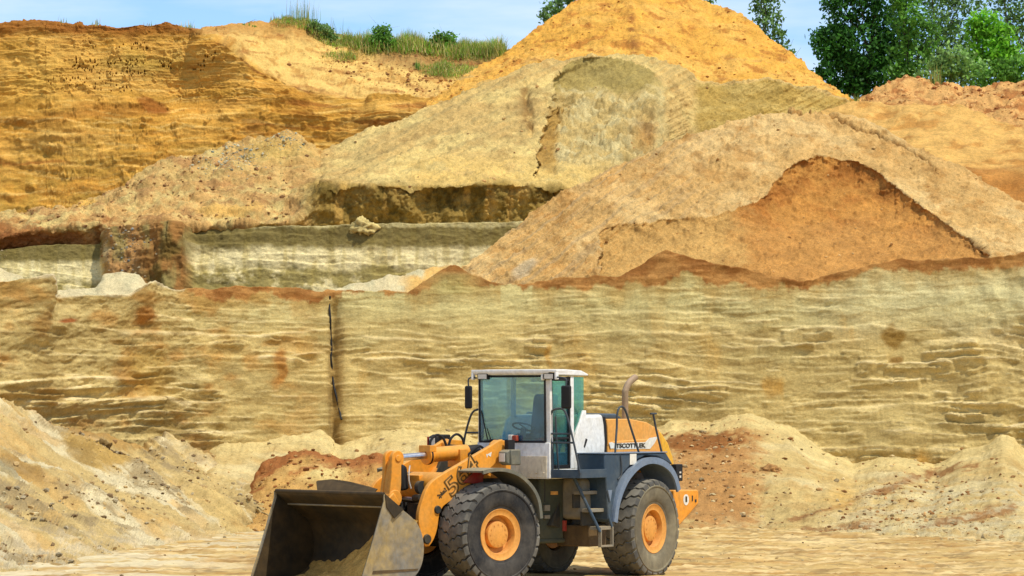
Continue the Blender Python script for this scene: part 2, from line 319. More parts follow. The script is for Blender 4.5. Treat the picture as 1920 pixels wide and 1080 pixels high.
# --- loose sand at the foot of the wall
def talus_disp(px, py, P):
    x, y, z = P[..., 0], P[..., 1], P[..., 2]
    d = .10*fbm(x*.7, y*.7, z*.7, 4) + .04*fbm(x*3, y*3, z*3, 5, .65)
    run = x*.9+z*1.5 if False else x
    d += .04*sst(.2, .7, fbm(x*5, y*5, z*5, 3))
    sl_ = np.where(px < 1560, (px-1400)*.004, (1800-px)*.003); d += .05*fbm((px+py*.4)*.03, py*.006, 4, 4)
    return d
def talus_col(px, py, P, d):
    x, y, z = P[..., 0], P[..., 1], P[..., 2]
    C = np.broadcast_to(lin((196, 168, 106)), px.shape+(3,)).copy()
    C = mix(C, lin((206, 184, 128)), sst(-.2, .4, fbm(x*.5, y*.5, z*1., 4)))
    C = mix(C, lin((186, 150, 88)), .6*sst(.04, .3, fbm(x*.9+4, y*.9, z*2, 5, .6)))
    top = np.interp(px, [p[0] for p in TTOP], [p[1] for p in TTOP]); dep = py-top
    C = mix(C, lin((212, 188, 124)), .8*sst(40, 10, dep))
    # brown rubble heap behind the machine's rear, and rubble lines coming down the right fan
    hp = np.exp(-(((px-1340)/95)**4)-(((py-900)/100)**4)); ns = fbm(x*1.6, y*1.6, z*1.6, 5, .65)
    C = mix(C, lin((176, 128, 72)), .95*sst(.15, .85, hp+.55*ns))
    C = mix(C, lin((138, 84, 38)), .85*sst(.15, .5, np.exp(-((px-1310)/80)**2-((py-828)/20)**2)*1.1+.5*ns-.2))
    for (ax, ay, bx, by, wd) in ((1480, 978, 1650, 922, 8), (1650, 922, 1745, 886, 10), (1745, 886, 1830, 876, 9), (1500, 1000, 1640, 985, 9), (1730, 990, 1900, 950, 9)):
        t = np.clip(((px-ax)*(bx-ax)+(py-ay)*(by-ay))/((bx-ax)**2+(by-ay)**2), 0, 1)
        dd = np.hypot(px-ax-t*(bx-ax), py-ay-t*(by-ay)); C = mix(C, lin((150, 104, 58)), .85*sst(wd, 2, dd+9*ns))
    C = mix(C, lin((194, 180, 138)), .6*sst(1500, 1650, px)*sst(880, 930, py)*sst(-.2, .3, ns))
    C = mix(C, lin((202, 160, 82)), .7*np.exp(-((px-1580)/40)**2-((py-930)/30)**2))
    return C
TTOP = [(380, 850), (400, 838), (425, 831), (480, 830), (540, 816), (600, 808), (612, 818), (625, 833), (640, 835), (665, 825), (700, 812), (730, 803), (800, 803), (850, 806), (900, 820), (1000, 840), (1120, 842), (1220, 805), (1260, 792), (1330, 790), (1370, 780), (1400, 777), (1440, 785), (1480, 800), (1540, 845), (1600, 872), (1620, 868), (1650, 860), (1680, 856), (1720, 866), (1750, 872), (1800, 850), (1850, 832), (1880, 818), (1900, 822), (1920, 848), (1990, 870)]
def tY(px): return w1Y(px) - .2
SURF['talus'] = layer('talus_slope', rng(380, 1990, 2.2),
    [[(380, 1002, 88), (600, 1000, 89.5), (1280, 992, 90), (1420, 990, 90.5), (1500, 1004, 88.5), (1650, 1014, 84.5), (1800, 1022, 81.5), (1990, 1034, 78.5)],
     [(380, 960, 90), (600, 955, 92.6), (1280, 950, 92.6), (1420, 955, 92.5), (1500, 965, 92), (1650, 970, 90.5), (1800, 975, 89.2), (1990, 975, 88)],
     [(p[0], p[1], tY(p[0])) for p in TTOP]], [22, 90], talus_disp, talus_col, M_TALUS, edge=2, back=((1, -.4), (2, -1)), ease=[1, 1.25])

# brown heap between bucket and wall
BT = [(455, 930), (475, 890), (490, 872), (505, 862), (540, 850), (565, 847), (600, 850), (640, 858), (660, 858), (680, 849), (705, 845), (725, 850), (790, 875), (850, 905), (900, 950)]
def heap_col(px, py, P, d):
    x, y, z = P[..., 0], P[..., 1], P[..., 2]; ns = fbm(x*1.5, y*1.5, z*1.5, 5, .65)
    C = np.broadcast_to(lin((196, 152, 84)), px.shape+(3,)).copy()
    top = np.interp(px, [p[0] for p in BT], [p[1] for p in BT]); dep = py-top
    C = mix(C, lin((158, 100, 52)), sst(38, 14, dep+34*ns)); C = mix(C, lin((212, 190, 122)), .9*np.exp(-((px-605)/50)**2-((py-890)/14)**2)*sst(-.4, .2, ns))
    return mix(C, lin((168, 110, 54)), .6*sst(640, 680, px)*sst(-.3, .3, ns))
SURF['heap'] = layer('soil_heap', rng(455, 900, 2.2), [[(455, 1000, 88.2), (560, 992, 88.6), (900, 990, 89)], [(p[0], p[1], 93.2) for p in BT]], [66],
    lambda px, py, P: .16*fbm(P[..., 0]*1.1, P[..., 1]*1.1, P[..., 2]*1.1, 5, .6), heap_col, M_TALUS, edge=4, back=((.6, -.3), (2, -1.6)))

# left slope, running towards the camera
LT = [(-60, 742), (0, 752), (60, 766), (100, 780), (200, 815), (260, 838), (290, 822), (310, 815), (340, 829), (370, 837), (400, 850), (430, 866), (470, 882), (500, 905), (540, 940), (600, 985), (660, 1002)]
LYt = lambda px: np.interp(px, [-60, 0, 200, 300, 400, 500, 600, 660], [86, 87.0, 92, 95, 96, 94.5, 91, 88.5])
def left_disp(px, py, P):
    x, y, z = P[..., 0], P[..., 1], P[..., 2]
    u = (px*.62 - py)*.01                                     # rills run down to the right
    d = .22*fbm(x*.35, y*.35, z, 4) + .22*fbm(u*6, (px+py)*.002, 3, 4) + .05*fbm(x*3, y*3, z*3, 5, .65)
    d += .05*sst(.15, .7, fbm(x*5, y*5, z*5, 3))
    return d
def left_col(px, py, P, d):
    x, y, z = P[..., 0], P[..., 1], P[..., 2]; ns = fbm(x*1.3, y*1.3, z*1.3, 5, .65)
    u = py - .62*px; v = fbm(u*.022, (px+py)*.0022, 3, 5, .62)
    C = np.broadcast_to(lin((194, 166, 106)), px.shape+(3,)).copy()
    C = mix(C, lin((208, 190, 144)), sst(-.08, .12, v)); C = mix(C, lin((196, 156, 90)), .6*sst(.04, .22, fbm(u*.03+5, (px+py)*.003, 9, 5, .6)))
    C = mix(C, lin((158, 136, 94)), .9*sst(-.02, .22, ns*.6+.8*fbm(u*.016+9, (px+py)*.002, 13, 3)))
    C = mix(C, lin((200, 170, 104)), .7*sst(300, 360, px-.3*(py-820))*sst(-.5, .2, ns))
    for cx, cy, sx, sy, cc in ((180, 850, 60, 28, (184, 146, 72)), (150, 845, 30, 20, (150, 120, 64)), (425, 850, 60, 14, (150, 118, 70)), (40, 875, 60, 14, (160, 122, 62)), (20, 880, 28, 18, (150, 136, 100))):
        w = np.exp(-((px-cx)/sx)**2-((py-cy-.5*(px-cx))/sy)**2); C = mix(C, lin(cc), .8*sst(.25, .7, w+.4*ns))
    top_ = np.interp(px, [p[0] for p in LT], [p[1] for p in LT]); C = mix(C, lin((146, 112, 62)), .8*sst(24, 6, py-top_+16*ns)*sst(340, 370, px)); C = mix(C, lin((168, 126, 62)), .7*sst(18, 4, py-top_+14*ns)*sst(60, 110, px)*sst(290, 260, px))
    return mix(C, lin((218, 200, 160)), .6*sst(985, 1030, py)*sst(-.2, .3, ns))
SURF['left'] = layer('gravel_slope', rng(-60, 660, 2.0),
    [[(-60, 1110, 64.4), (0, 1100, 65.8), (150, 1076, 70.5), (330, 1037, 80), (480, 1018, 86), (660, 1016, 87)],
     [(-60, 1040, 69.5), (0, 1030, 71.5), (150, 1010, 76), (330, 985, 85), (480, 985, 89.5), (660, 1003, 88.2)],
     [(-60, 880, 79), (0, 885, 80), (150, 900, 84.5), (330, 925, 89), (480, 950, 90), (660, 1003, 87.8)],
     [(p[0], p[1], LYt(p[0])) for p in LT]], [24, 50, 60], left_disp, left_col, M_TALUS, edge=3, back=((.8, -.4), (2, -1.2)))

# --- big cone on the right, on the first bench, half dug away
M1TOP = [(800, 560, 103.6), (850, 520, 104.3), (880, 497, 104.8), (930, 455, 105.8), (1000, 397, 107), (1040, 371, 107.8), (1062, 358, 108), (1072, 351, 108.2), (1150, 311, 109.4), (1250, 270, 110.8), (1350, 236, 111.8), (1440, 213, 112.4), (1480, 206, 112.6), (1540, 206, 112.8), (1600, 221, 112.8), (1660, 245, 112.4), (1720, 275, 112), (1800, 315, 111.4), (1860, 347, 111), (1920, 380, 110.5), (1990, 415, 110)]
SC1 = [(1120, 440), (1135, 427), (1160, 421), (1200, 422), (1250, 410), (1310, 408), (1345, 404), (1400, 385), (1440, 368), (1447, 345), (1470, 322), (1500, 302), (1530, 294), (1570, 297), (1610, 305), (1650, 326), (1690, 358), (1740, 395), (1790, 432), (1830, 458), (1860, 480)]
sce = lambda px: np.interp(px, [p[0] for p in SC1], [p[1] for p in SC1]) + 4*fbm(px*.05, 1.3, 0, 4) + 2*fbm(px*.1, 2.3, 0, 4, .5)
def m1_carve(px, py, Y):
    e = sce(px); inn = (py > e) & (px > 1125) & (px < 1858)
    tp = np.interp(px, [p[0] for p in M1TOP], [p[1] for p in M1TOP]); yt = np.interp(px, [p[0] for p in M1TOP], [p[2] for p in M1TOP])
    Yr = 103 + (yt-103)*np.clip((575-e)/(575-tp), 0, 1)
    s = np.clip((py-e)/(548-e), 0, 1)
    Ys = 103.4 + (Yr+.02+.05*sst(1380, 1500, px)-103.4)*(1-s**(1.4+.3*sst(1380, 1480, px)))
    return np.where(inn, Ys, Y)
def m1_disp(px, py, P):
    x, y, z = P[..., 0], P[..., 1], P[..., 2]
    run = fbm(x*.9+y*.2, (x*.7-z)*.5, 3, 3)
    d = .14*fbm(x*.55, y*.5, z*.5, 4) + .075*fbm(x*2.4, y*2.4, z*2.4, 6, .62)
    fl = sst(1400, 1150, px); q = (px*.72+py)*.02                 # streaks down the left flank
    d += .12*fl*fbm(q*4, (px-py)*.004, 2, 5, .65) + .07*sst(.15, .6, fbm(x*5, y*5, z*5, 3))
    cr = np.interp(px, [1440, 1500, 1510, 1545, 1570, 1600, 1640, 1700, 1740, 1760], [203, 211, 206, 209, 224, 240, 250, 276, 300, 330])+4*fbm(px*.08, 0, 5, 3)
    cr = cr+5*fbm(px*.09, 4, 5, 4, .6); d -= .5*(.4+.6*sst(-.2, .2, noise(px*.05, 2, 1)))*np.exp(-((py-cr)/2.2)**2)*(px > 1440)*(px < 1755)     # the tension crack near the crest
    cr2 = np.interp(px, [1328, 1340, 1360, 1380, 1395], [300, 290, 272, 255, 232]); d -= .09*np.exp(-((py-cr2)/2.4)**2)*(px > 1328)*(px < 1395)
    return d
def m1_col(px, py, P, d):
    x, y, z = P[..., 0], P[..., 1], P[..., 2]; ns = fbm(x*1.2, y*1.2, z*1.2, 5, .65)
    C = np.broadcast_to(lin((206, 164, 98)), px.shape+(3,)).copy()
    C = mix(C, lin((218, 182, 118)), sst(-.2, .4, fbm(x*.5, y*.5, z*.5, 4))); C = mix(C, lin((186, 138, 74)), .7*sst(.0, .5, ns))
    q = (px*.72+py)*.02; C = mix(C, lin((182, 152, 104)), .7*sst(.0, .4, fbm(q*5, (px-py)*.004, 2, 4))*sst(1450, 1150, px))
    C = mix(C, lin((206, 190, 152)), .6*sst(.3, .8, np.exp(-((px-975-.9*(510-py))/20)**2-((py-500)/28)**2)+.3*ns))
    e = sce(px); inn = (py > e) & (px > 1125) & (px < 1858)
    sc = mix(np.broadcast_to(lin((196, 138, 66)), C.shape), lin((172, 112, 50)), sst(-.15, .4, fbm(x*.8, y*.8, z*1.2, 5, .6)))
    sc = mix(sc, lin((198, 144, 76)), .8*sst(380, 450, py+30*ns)); sc = mix(sc, lin((200, 158, 90)), .85*sst(1420, 1340, px+60*ns))
    return mix(C, sc, inn*1.0)
SURF['m1'] = layer('sand_cone', rng(800, 1990, 1.8), [[(800, 575, 103), (1990, 575, 103)], M1TOP], [215], m1_disp, m1_col, M_MOUND, edge=4, carve=m1_carve, back=((.4, -.05), (1.5, -.5), (5, -2.6), (9, -5)))

# little pale spill on the bench between the walls
SURF['spill'] = layer('sand_spill', rng(-40, 940, 2.2),
    [[(-40, 575, 101.6), (940, 575, 102.6)], [(-40, 505, 103), (0, 502, 103), (40, 520, 103), (62, 545, 103), (180, 540, 103), (196, 514, 103.4), (240, 511, 103.4), (262, 512, 103.4), (275, 530, 103.4), (330, 545, 103), (420, 550, 103), (600, 550, 103), (640, 538, 103.3), (662, 530, 103.4), (690, 528, 103.5), (730, 514, 103.8), (750, 520, 103.8), (790, 504, 104), (830, 497, 104.3), (860, 500, 104.4), (885, 515, 104.2), (940, 530, 104)]], [24],
    lambda px, py, P: .07*fbm(P[..., 0]*2, P[..., 1]*2, P[..., 2]*2, 5, .65),
    lambda px, py, P, d: mix(mix(np.broadcast_to(lin((208, 190, 142)), px.shape+(3,)), lin((214, 170, 96)), sst(735, 780, px)), lin((200, 186, 140)), sst(.0, .4, fbm(P[..., 0]*2, P[..., 1], P[..., 2]*3, 4))), M_TALUS, edge=4, back=((.5, -.1), (2, -.8)))

# --- second quarry wall, behind the bench
W2T = [(-60, 474), (0, 470), (20, 466), (60, 460), (188, 458), (200, 440), (345, 434), (360, 432), (450, 428), (560, 424), (660, 421), (800, 418), (950, 416), (1080, 414)]
def w2_disp(px, py, P):
    x, z = P[..., 0], P[..., 2]
    d = .07*fbm(x*.6, 3, z*.6, 4) + .05*fbm(x*2.2, 5, z*3.2, 6, .68) + .006*noise(x*9, 1, z*.7)
    w_ = 9*fbm(z*1.3, px*.01, 2, 4, .6); d += .7*sst(186, 214, px+w_)*sst(372, 346, px+w_) + .4*np.exp(-((px-320)/25)**2) + sst(190, 210, px)*sst(370, 350, px)*.25*fbm(x*2, 1, z*1.5, 4)
    a, _ = ledges(x, z, 21., 3.2, .3); d += .05*a
    return d
def w2_col(px, py, P, d):
    x, z = P[..., 0], P[..., 2]; ns = fbm(x*1.5, 3, z*1.5, 5, .65); yy = py + 7*ns - np.where(px < 200, 26, 0)
    C = np.broadcast_to(lin((228, 210, 152)), px.shape+(3,)).copy()
    C = mix(C, lin((206, 186, 124)), sst(-.1, .4, fbm(x*3.5, 2, z*.6, 4)))
    C = mix(C, lin((148, 130, 66)), .85*sst(494, 512, yy+16*fbm(x*.6, 1, 0, 4, .6))*sst(-.4, .1, ns+.1))
    C = mix(C, lin((116, 100, 48)), .92*sst(419, 428, yy)*sst(472, 458, yy)); C = mix(C, lin((176, 160, 100)), .6*sst(427, 421, yy))
    w_ = 9*fbm(z*1.3, px*.01, 2, 4, .6)
    col = mix(np.broadcast_to(lin((152, 108, 56)), C.shape), lin((116, 92, 44)), sst(-.1, .3, fbm(x*1.1, 4, z*.8, 4)))
    col = mix(col, lin((178, 134, 80)), sst(300, 240, px+40*ns)*.85); col = mix(col, lin((150, 134, 78)), .8*sst(.0, .4, fbm(x*2, 3, z*.7+2, 4)))
    C = mix(C, col, sst(186, 214, px+w_)*sst(372, 346, px+w_))
    return C
SURF['w2'] = layer('bench_wall', rng(-60, 1080, 1.8), [[(-60, 575, 117), (1080, 575, 117)], [(p[0], p[1], 117.7) for p in W2T]], [90], w2_disp, w2_col, M_WALL, edge=2.5, jag=(1.5, .3), back=((.4, .0), (1, 0), (3, .1)))

# --- long middle heap above it, with its own dug-out hollow
M2B = [(-60, 478, 118.2), (0, 472, 118.2), (60, 466, 118.1), (188, 462, 118.1), (200, 446, 117.9), (345, 438, 118), (450, 432, 118.2), (545, 430, 118.3), (562, 428, 118.5), (600, 428, 118.6), (1030, 428, 118.9), (1100, 428, 119.2), (1290, 428, 122), (1620, 428, 126)]
M2L = [(-60, 452, 117.8), (0, 448, 117.8), (20, 440, 117.8), (60, 432, 117.7), (120, 425, 117.7), (188, 418, 117.7), (205, 432, 117.4), (270, 425, 117.3), (345, 428, 117.5), (450, 420, 117.8), (545, 419, 117.9), (562, 405, 118.1), (590, 375, 118.3), (610, 355, 118.5), (700, 347, 118.5), (800, 349, 118.6), (900, 345, 118.6), (1030, 350, 118.8), (1100, 350, 119.2), (1250, 330, 121.5), (1290, 300, 127), (1400, 300, 128), (1620, 300, 131)]
M2T = [(-60, 405, 121), (0, 402, 121), (60, 396, 121), (130, 391, 121), (160, 384, 121.3), (200, 366, 121.5), (240, 345, 121.8), (280, 322, 122.2), (350, 296, 123), (400, 280, 123.4), (430, 268, 123.6), (465, 264, 123.7), (500, 258, 123.8), (540, 254, 124), (560, 258, 124), (578, 268, 124), (600, 286, 124), (640, 268, 124.3), (680, 250, 124.8), (760, 216, 125.5), (850, 181, 126.6), (930, 146, 127.6), (1000, 121, 128.4), (1060, 109, 129.2), (1120, 103, 129.6), (1190, 100, 130), (1230, 107, 130.2), (1270, 122, 130.4), (1295, 137, 130.5), (1310, 151, 130.5), (1360, 154, 130.6), (1410, 152, 130.8), (1435, 147, 131), (1460, 150, 131), (1500, 160, 131.4), (1545, 170, 132), (1575, 179, 132.5), (1620, 200, 133)]
SC2 = [(1004, 322), (1012, 280), (1020, 240), (1034, 190), (1042, 145), (1055, 124), (1075, 113), (1120, 107), (1160, 109), (1195, 118), (1222, 132), (1240, 152), (1250, 190), (1258, 240), (1264, 300)]
sc2 = lambda px: np.interp(px, [p[0] for p in SC2], [p[1] for p in SC2])
def m2_carve(px, py, Y):
    pj = px+7*fbm(py*.05, 3, 0, 4); e = sc2(pj)+3*fbm(px*.07, 1, 0, 3); inn = (py > e) & (pj > 1006) & (pj < 1262)
    yl = np.interp(px, [p[0] for p in M2L], [p[2] for p in M2L]); pl = np.interp(px, [p[0] for p in M2L], [p[1] for p in M2L])
    yt = np.interp(px, [p[0] for p in M2T], [p[2] for p in M2T]); tp = np.interp(px, [p[0] for p in M2T], [p[1] for p in M2T])
    Yr = yl+(yt-yl)*np.clip((pl-e)/(pl-tp), 0, 1)
    s = np.clip((py-e)/(332-e), 0, 1); Yb = yl+(yt-yl)*np.clip((pl-332)/(pl-tp), 0, 1)
    Yr2 = np.maximum(Yr+.06, yl+2.6+2.2*sst(1010, 1060, px)); k = sst(1236, 1100, pj)*(.55+.45*sst(170, 210, py)*sst(1180, 1040, pj)+.45*sst(190, 150, py))
    Ys = Yb + (Yr2-Yb)*(1-s**1.5); Ys = Ys*k+Y*(1-k)
    return np.where(inn & (py < 332), Ys, Y)
def m2_disp(px, py, P):
    x, y, z = P[..., 0], P[..., 1], P[..., 2]
    rough = sst(660, 520, px)
    d = .14*fbm(x*.5, y*.5, z*.5, 4) + (.07+.04*rough)*fbm(x*2.0, y*2.0, z*2.0, 6, .6) + .03*sst(.1, .6, fbm(x*6, y*6, z*6, 3))
    d += .40*rough*np.abs(fbm(x*.7, y*.7, z*1.1, 4, .45))
    d += sst(340, 354, py)*sst(570, 640, px)*(.40*fbm(x*1.3, 3, z*.9, 6, .6)-.12)
    q = (px*.5+py)*.02; d += .10*fbm(q*4, (px-py)*.004, 7, 5, .65)*sst(540, 640, px)*sst(345, 330, py)
    hol = sst(1010, 1040, px)*sst(1275, 1230, px)*sst(165, 190, py)*sst(340, 300, py); d += hol*.42*fbm(x*1.1, y*1.1, z*1.1, 6, .62)
    d += .05*sst(.15, .6, fbm(x*5, y*5, z*5, 3))
    d -= .3*np.exp(-((px-(985+.12*(py-160)+8*noise(py*.05, 0, 0)))/9)**2)*sst(150, 170, py)*sst(260, 240, py)*(.5+.5*noise(x*4, 0, z*4))
    return d
def m2_col(px, py, P, d):
    x, y, z = P[..., 0], P[..., 1], P[..., 2]; ns = fbm(x*1.3, y*1.3, z*1.3, 5, .65)
    C = np.broadcast_to(lin((206, 172, 104)), px.shape+(3,)).copy()
    C = mix(C, lin((218, 190, 118)), sst(-.2, .4, fbm(x*.4, y*.4, z*.6, 4))); C = mix(C, lin((182, 146, 86)), .6*sst(.05, .5, ns))
    C = mix(C, lin((176, 152, 96)), .5*sst(.0, .4, fbm((px*.5+py)*.1, (px-py)*.004, 7, 4)))
    C = mix(C, lin((222, 186, 106)), .8*sst(270, 320, py)*sst(720, 800, px)*sst(-.5, .1, ns+.1))
    # brown clods on the left end, reddish near the far left
    C = mix(C, lin((206, 160, 94)), .8*sst(680, 540, px)*sst(-.35, .25, ns)); C = mix(C, lin((176, 130, 78)), .75*sst(640, 480, px)*sst(.0, .35, fbm(x*1.1+7, y, z*1.8, 5, .65)))
    C = mix(C, lin((226, 176, 84)), .8*sst(.4, .75, np.exp(-((px-165)/30)**2-((py-390)/14)**2)))
    C = mix(C, lin((160, 102, 52)), .8*sst(350, 180, px)*sst(412, 440, py+20*ns)); C = mix(C, lin((108, 56, 22)), .7*sst(225, 60, px)*sst(436, 446, py+8*ns))
    C = mix(C, lin((216, 172, 92)), .9*sst(.3, .7, np.exp(-((px-430)/70)**2-((py-402)/14)**2)+.3*ns))
    # grey stones on the little summit
    C = mix(C, lin((210, 176, 96)), .8*np.exp(-((px-520)/70)**2-((py-285)/25)**2))
    # the dark old soil under the lip
    sb = sst(338, 352, py+9*fbm(x*1.2, 3, 0, 4))*sst(560, 600, px+14*ns)
    soil = mix(np.broadcast_to(lin((160, 130, 64)), C.shape), lin((118, 96, 42)), sst(-.2, .35, fbm(x*1.2, 1, z*1.2, 5, .6)))
    soil = mix(soil, lin((190, 150, 76)), .8*sst(.05, .4, fbm(x*1.8+5, 6, z*.5, 4)))
    C = mix(C, soil, sb*sst(1290, 1240, px))
    pj = px+7*fbm(py*.05, 3, 0, 4); e = sc2(pj)+3*fbm(px*.07, 1, 0, 3); inn = (py > e) & (pj > 1006) & (pj < 1262) & (py < 332)
    h = mix(np.broadcast_to(lin((196, 168, 104)), C.shape), lin((206, 186, 128)), sst(-.2, .3, ns))
    h = mix(h, lin((164, 142, 78)), .9*sst(176, 160, py+12*ns)); h = mix(h, lin((176, 136, 66)), .9*sst(1052, 1036, px+6*ns)*sst(195, 215, py))
    h = mix(h, lin((166, 118, 58)), .75*np.exp(-((px-1215)/28)**2-((py-250)/32)**2)); h = mix(h, lin((206, 196, 140)), .8*np.exp(-((px-1242)/10)**2)*sst(150, 180, py))
    C = mix(C, h, inn*sst(332, 300, py+10*ns)*sst(1262, 1215, pj+18*ns))
    # smooth olive cut face on the right end
    C = mix(C, mix(np.broadcast_to(lin((180, 148, 76)), C.shape), lin((194, 164, 92)), sst(-.2, .4, fbm(x*.7, 3, z*2.5, 4))), sst(1296, 1316, px+6*ns)*sst(2, 9, py-np.interp(px, [p[0] for p in M2T], [p[1] for p in M2T])))
    C = mix(C, lin((140, 104, 54)), .75*np.exp(-((px-(982+.14*(py-160)))/12)**2)*sst(150, 170, py)*sst(262, 240, py)*sst(-.3, .2, ns))
    return C
SURF['m2'] = layer('long_heap', rng(-60, 1620, 1.8), [M2B, M2L, M2T], [46, 150], m2_disp, m2_col, M_MOUND, edge=4, ease=[1, 1.0], carve=m2_carve, back=((.4, -.05), (1.5, -.4), (4, -2)))

# --- ochre cone at the back
M3T = [(800, 190, 134.5), (830, 171, 135), (860, 150, 136), (900, 124, 137), (950, 91, 138.5), (1000, 59, 140), (1040, 31, 141.3), (1085, 0, 142.6), (1120, -22, 143.5), (1180, -38, 144.5), (1240, -35, 144.6), (1300, -10, 144), (1330, 6, 143.5), (1360, 15, 143.2), (1390, 26, 142.6), (1420, 49, 141.8), (1450, 75, 140.8), (1490, 107, 139.4), (1530, 141, 138), (1560, 165, 137), (1590, 183, 136.2), (1640, 205, 135)]
def m3_col(px, py, P, d):
    x, y, z = P[..., 0], P[..., 1], P[..., 2]; ns = fbm(x*1.3, y*1.3, z*1.3, 5, .65)
    C = np.broadcast_to(lin((226, 168, 72)), px.shape+(3,)).copy()
    C = mix(C, lin((230, 176, 84)), sst(-.1, .4, fbm(x*.4, y*.4, z*.4, 4))); C = mix(C, lin((186, 122, 52)), .85*sst(.12, .5, ns))
    run = fbm((px-1200)*.035, (py)*.006, 4, 4); C = mix(C, lin((190, 134, 60)), .5*sst(.1, .45, run)*sst(150, 40, np.abs(px-1200)))
    C = mix(C, lin((150, 98, 48)), .8*np.exp(-((px-(1180+.1*py))/9)**2)*sst(10, 30, py)*sst(-.3, .2, ns))
    C = mix(C, lin((198, 170, 106)), .6*sst(.25, .5, fbm(x*.7+3, y, z, 4))*sst(90, 140, py))
    return C
SURF['m3'] = layer('ochre_cone', rng(800, 1640, 1.9), [[(800, 205, 132.5), (1000, 150, 133), (1190, 130, 133), (1300, 175, 133.2), (1440, 180, 133.2), (1640, 225, 133.4)], M3T], [105],
    lambda px, py, P: .13*fbm(P[..., 0]*.6, P[..., 1]*.6, P[..., 2]*.6, 4) + .09*fbm(P[..., 0]*2.4, P[..., 1]*2.4, P[..., 2]*2.4, 6, .7) + .06*sst(.15, .6, fbm(P[..., 0]*4, P[..., 1]*4, P[..., 2]*4, 3)),
    m3_col, M_MOUND, edge=4, back=((.4, -.05), (1.5, -.5), (5, -2.5), (9, -5)))

# --- upper cliff on the left
W3B = [(-60, 45), (0, 45), (60, 44), (140, 48), (180, 50), (210, 51), (250, 47), (280, 46), (300, 43), (315, 41), (335, 46), (355, 52), (372, 62), (400, 80), (440, 106), (480, 131), (520, 150), (560, 166), (600, 176), (640, 183), (720, 187), (800, 184), (850, 180), (920, 175)]
W3T = [(-60, 43, 136.4), (0, 43, 136.4), (60, 42, 136.4), (140, 46, 136.4), (210, 49, 136.4), (280, 44, 136.4), (315, 39, 136.4), (345, 47, 136.5), (372, 54, 136.9), (400, 54, 137.4), (450, 53, 138), (500, 50, 138.6), (535, 42, 139), (570, 37, 139.2), (600, 48, 139.3), (625, 62, 139.4), (660, 72, 139.5), (700, 78, 139.6), (800, 82, 139.6), (900, 88, 139.4), (960, 95, 139)]
HOLES = []
_r = random.Random(3)
for (x0, x1, y0, y1, n) in ((135, 160, 112, 130, 10), (200, 280, 78, 92, 16), (140, 260, 108, 124, 26), (230, 275, 115, 140, 26), (140, 215, 122, 140, 20), (135, 200, 146, 170, 20), (90, 150, 145, 165, 10), (290, 325, 110, 125, 14), (350, 385, 118, 130, 12), (380, 415, 100, 120, 7), (190, 260, 128, 145, 16), (160, 250, 150, 172, 12), (165, 185, 78, 90, 4)):
    for i in range(n): HOLES.append((_r.uniform(x0, x1), _r.uniform(y0, y1), _r.uniform(.55, 1.25)))
def w3_disp(px, py, P):
    x, z = P[..., 0], P[..., 2]
    up = np.interp(px, [p[0] for p in W3B], [p[1] for p in W3B]); cl = sst(-2, 8, py-up)
    a, _ = ledges(x, z+.02*x, 31., 2.0, .25); b, _ = ledges(x, z, 37., 4.5, .35)
    rt = sst(420, 600, px)*sst(150, 190, py)
    c_, _ = ledges(x, z, 41., 8.0, .8); d = cl*((.07+.16*rt)*a + (.06+.09*rt)*b + .035*c_) + .28*fbm(x*.28, 3, z*.28, 3) + .08*fbm(x*1.2, 5, z*1.9, 6, .66) + .004*noise(x*14, 0, z*.8)
    d += (1-cl)*.07*fbm(x*2.2, P[..., 1]*2.2, z*2.2, 5, .65)
    d += .10*sst(.1, .6, fbm(x*1.8, 9, z*1.8, 4, .6))
    d += .30*np.exp(-((px-135)/60)**2)*sst(60, 220, py) - .45*np.exp(-(((px-340)/70)**2+((py-175)/45)**2)) + .35*np.exp(-((px-425)/70)**2-((py-90)/30)**2)
    for hx, hy, r in HOLES:
        k = (np.abs(px-hx) < 5) & (np.abs(py-hy) < 7)
        if k.any(): d[k] -= .34*sst(1.25, .75, np.hypot((px[k]-hx)/r, (py[k]-hy)/(r*1.6)))
    return d
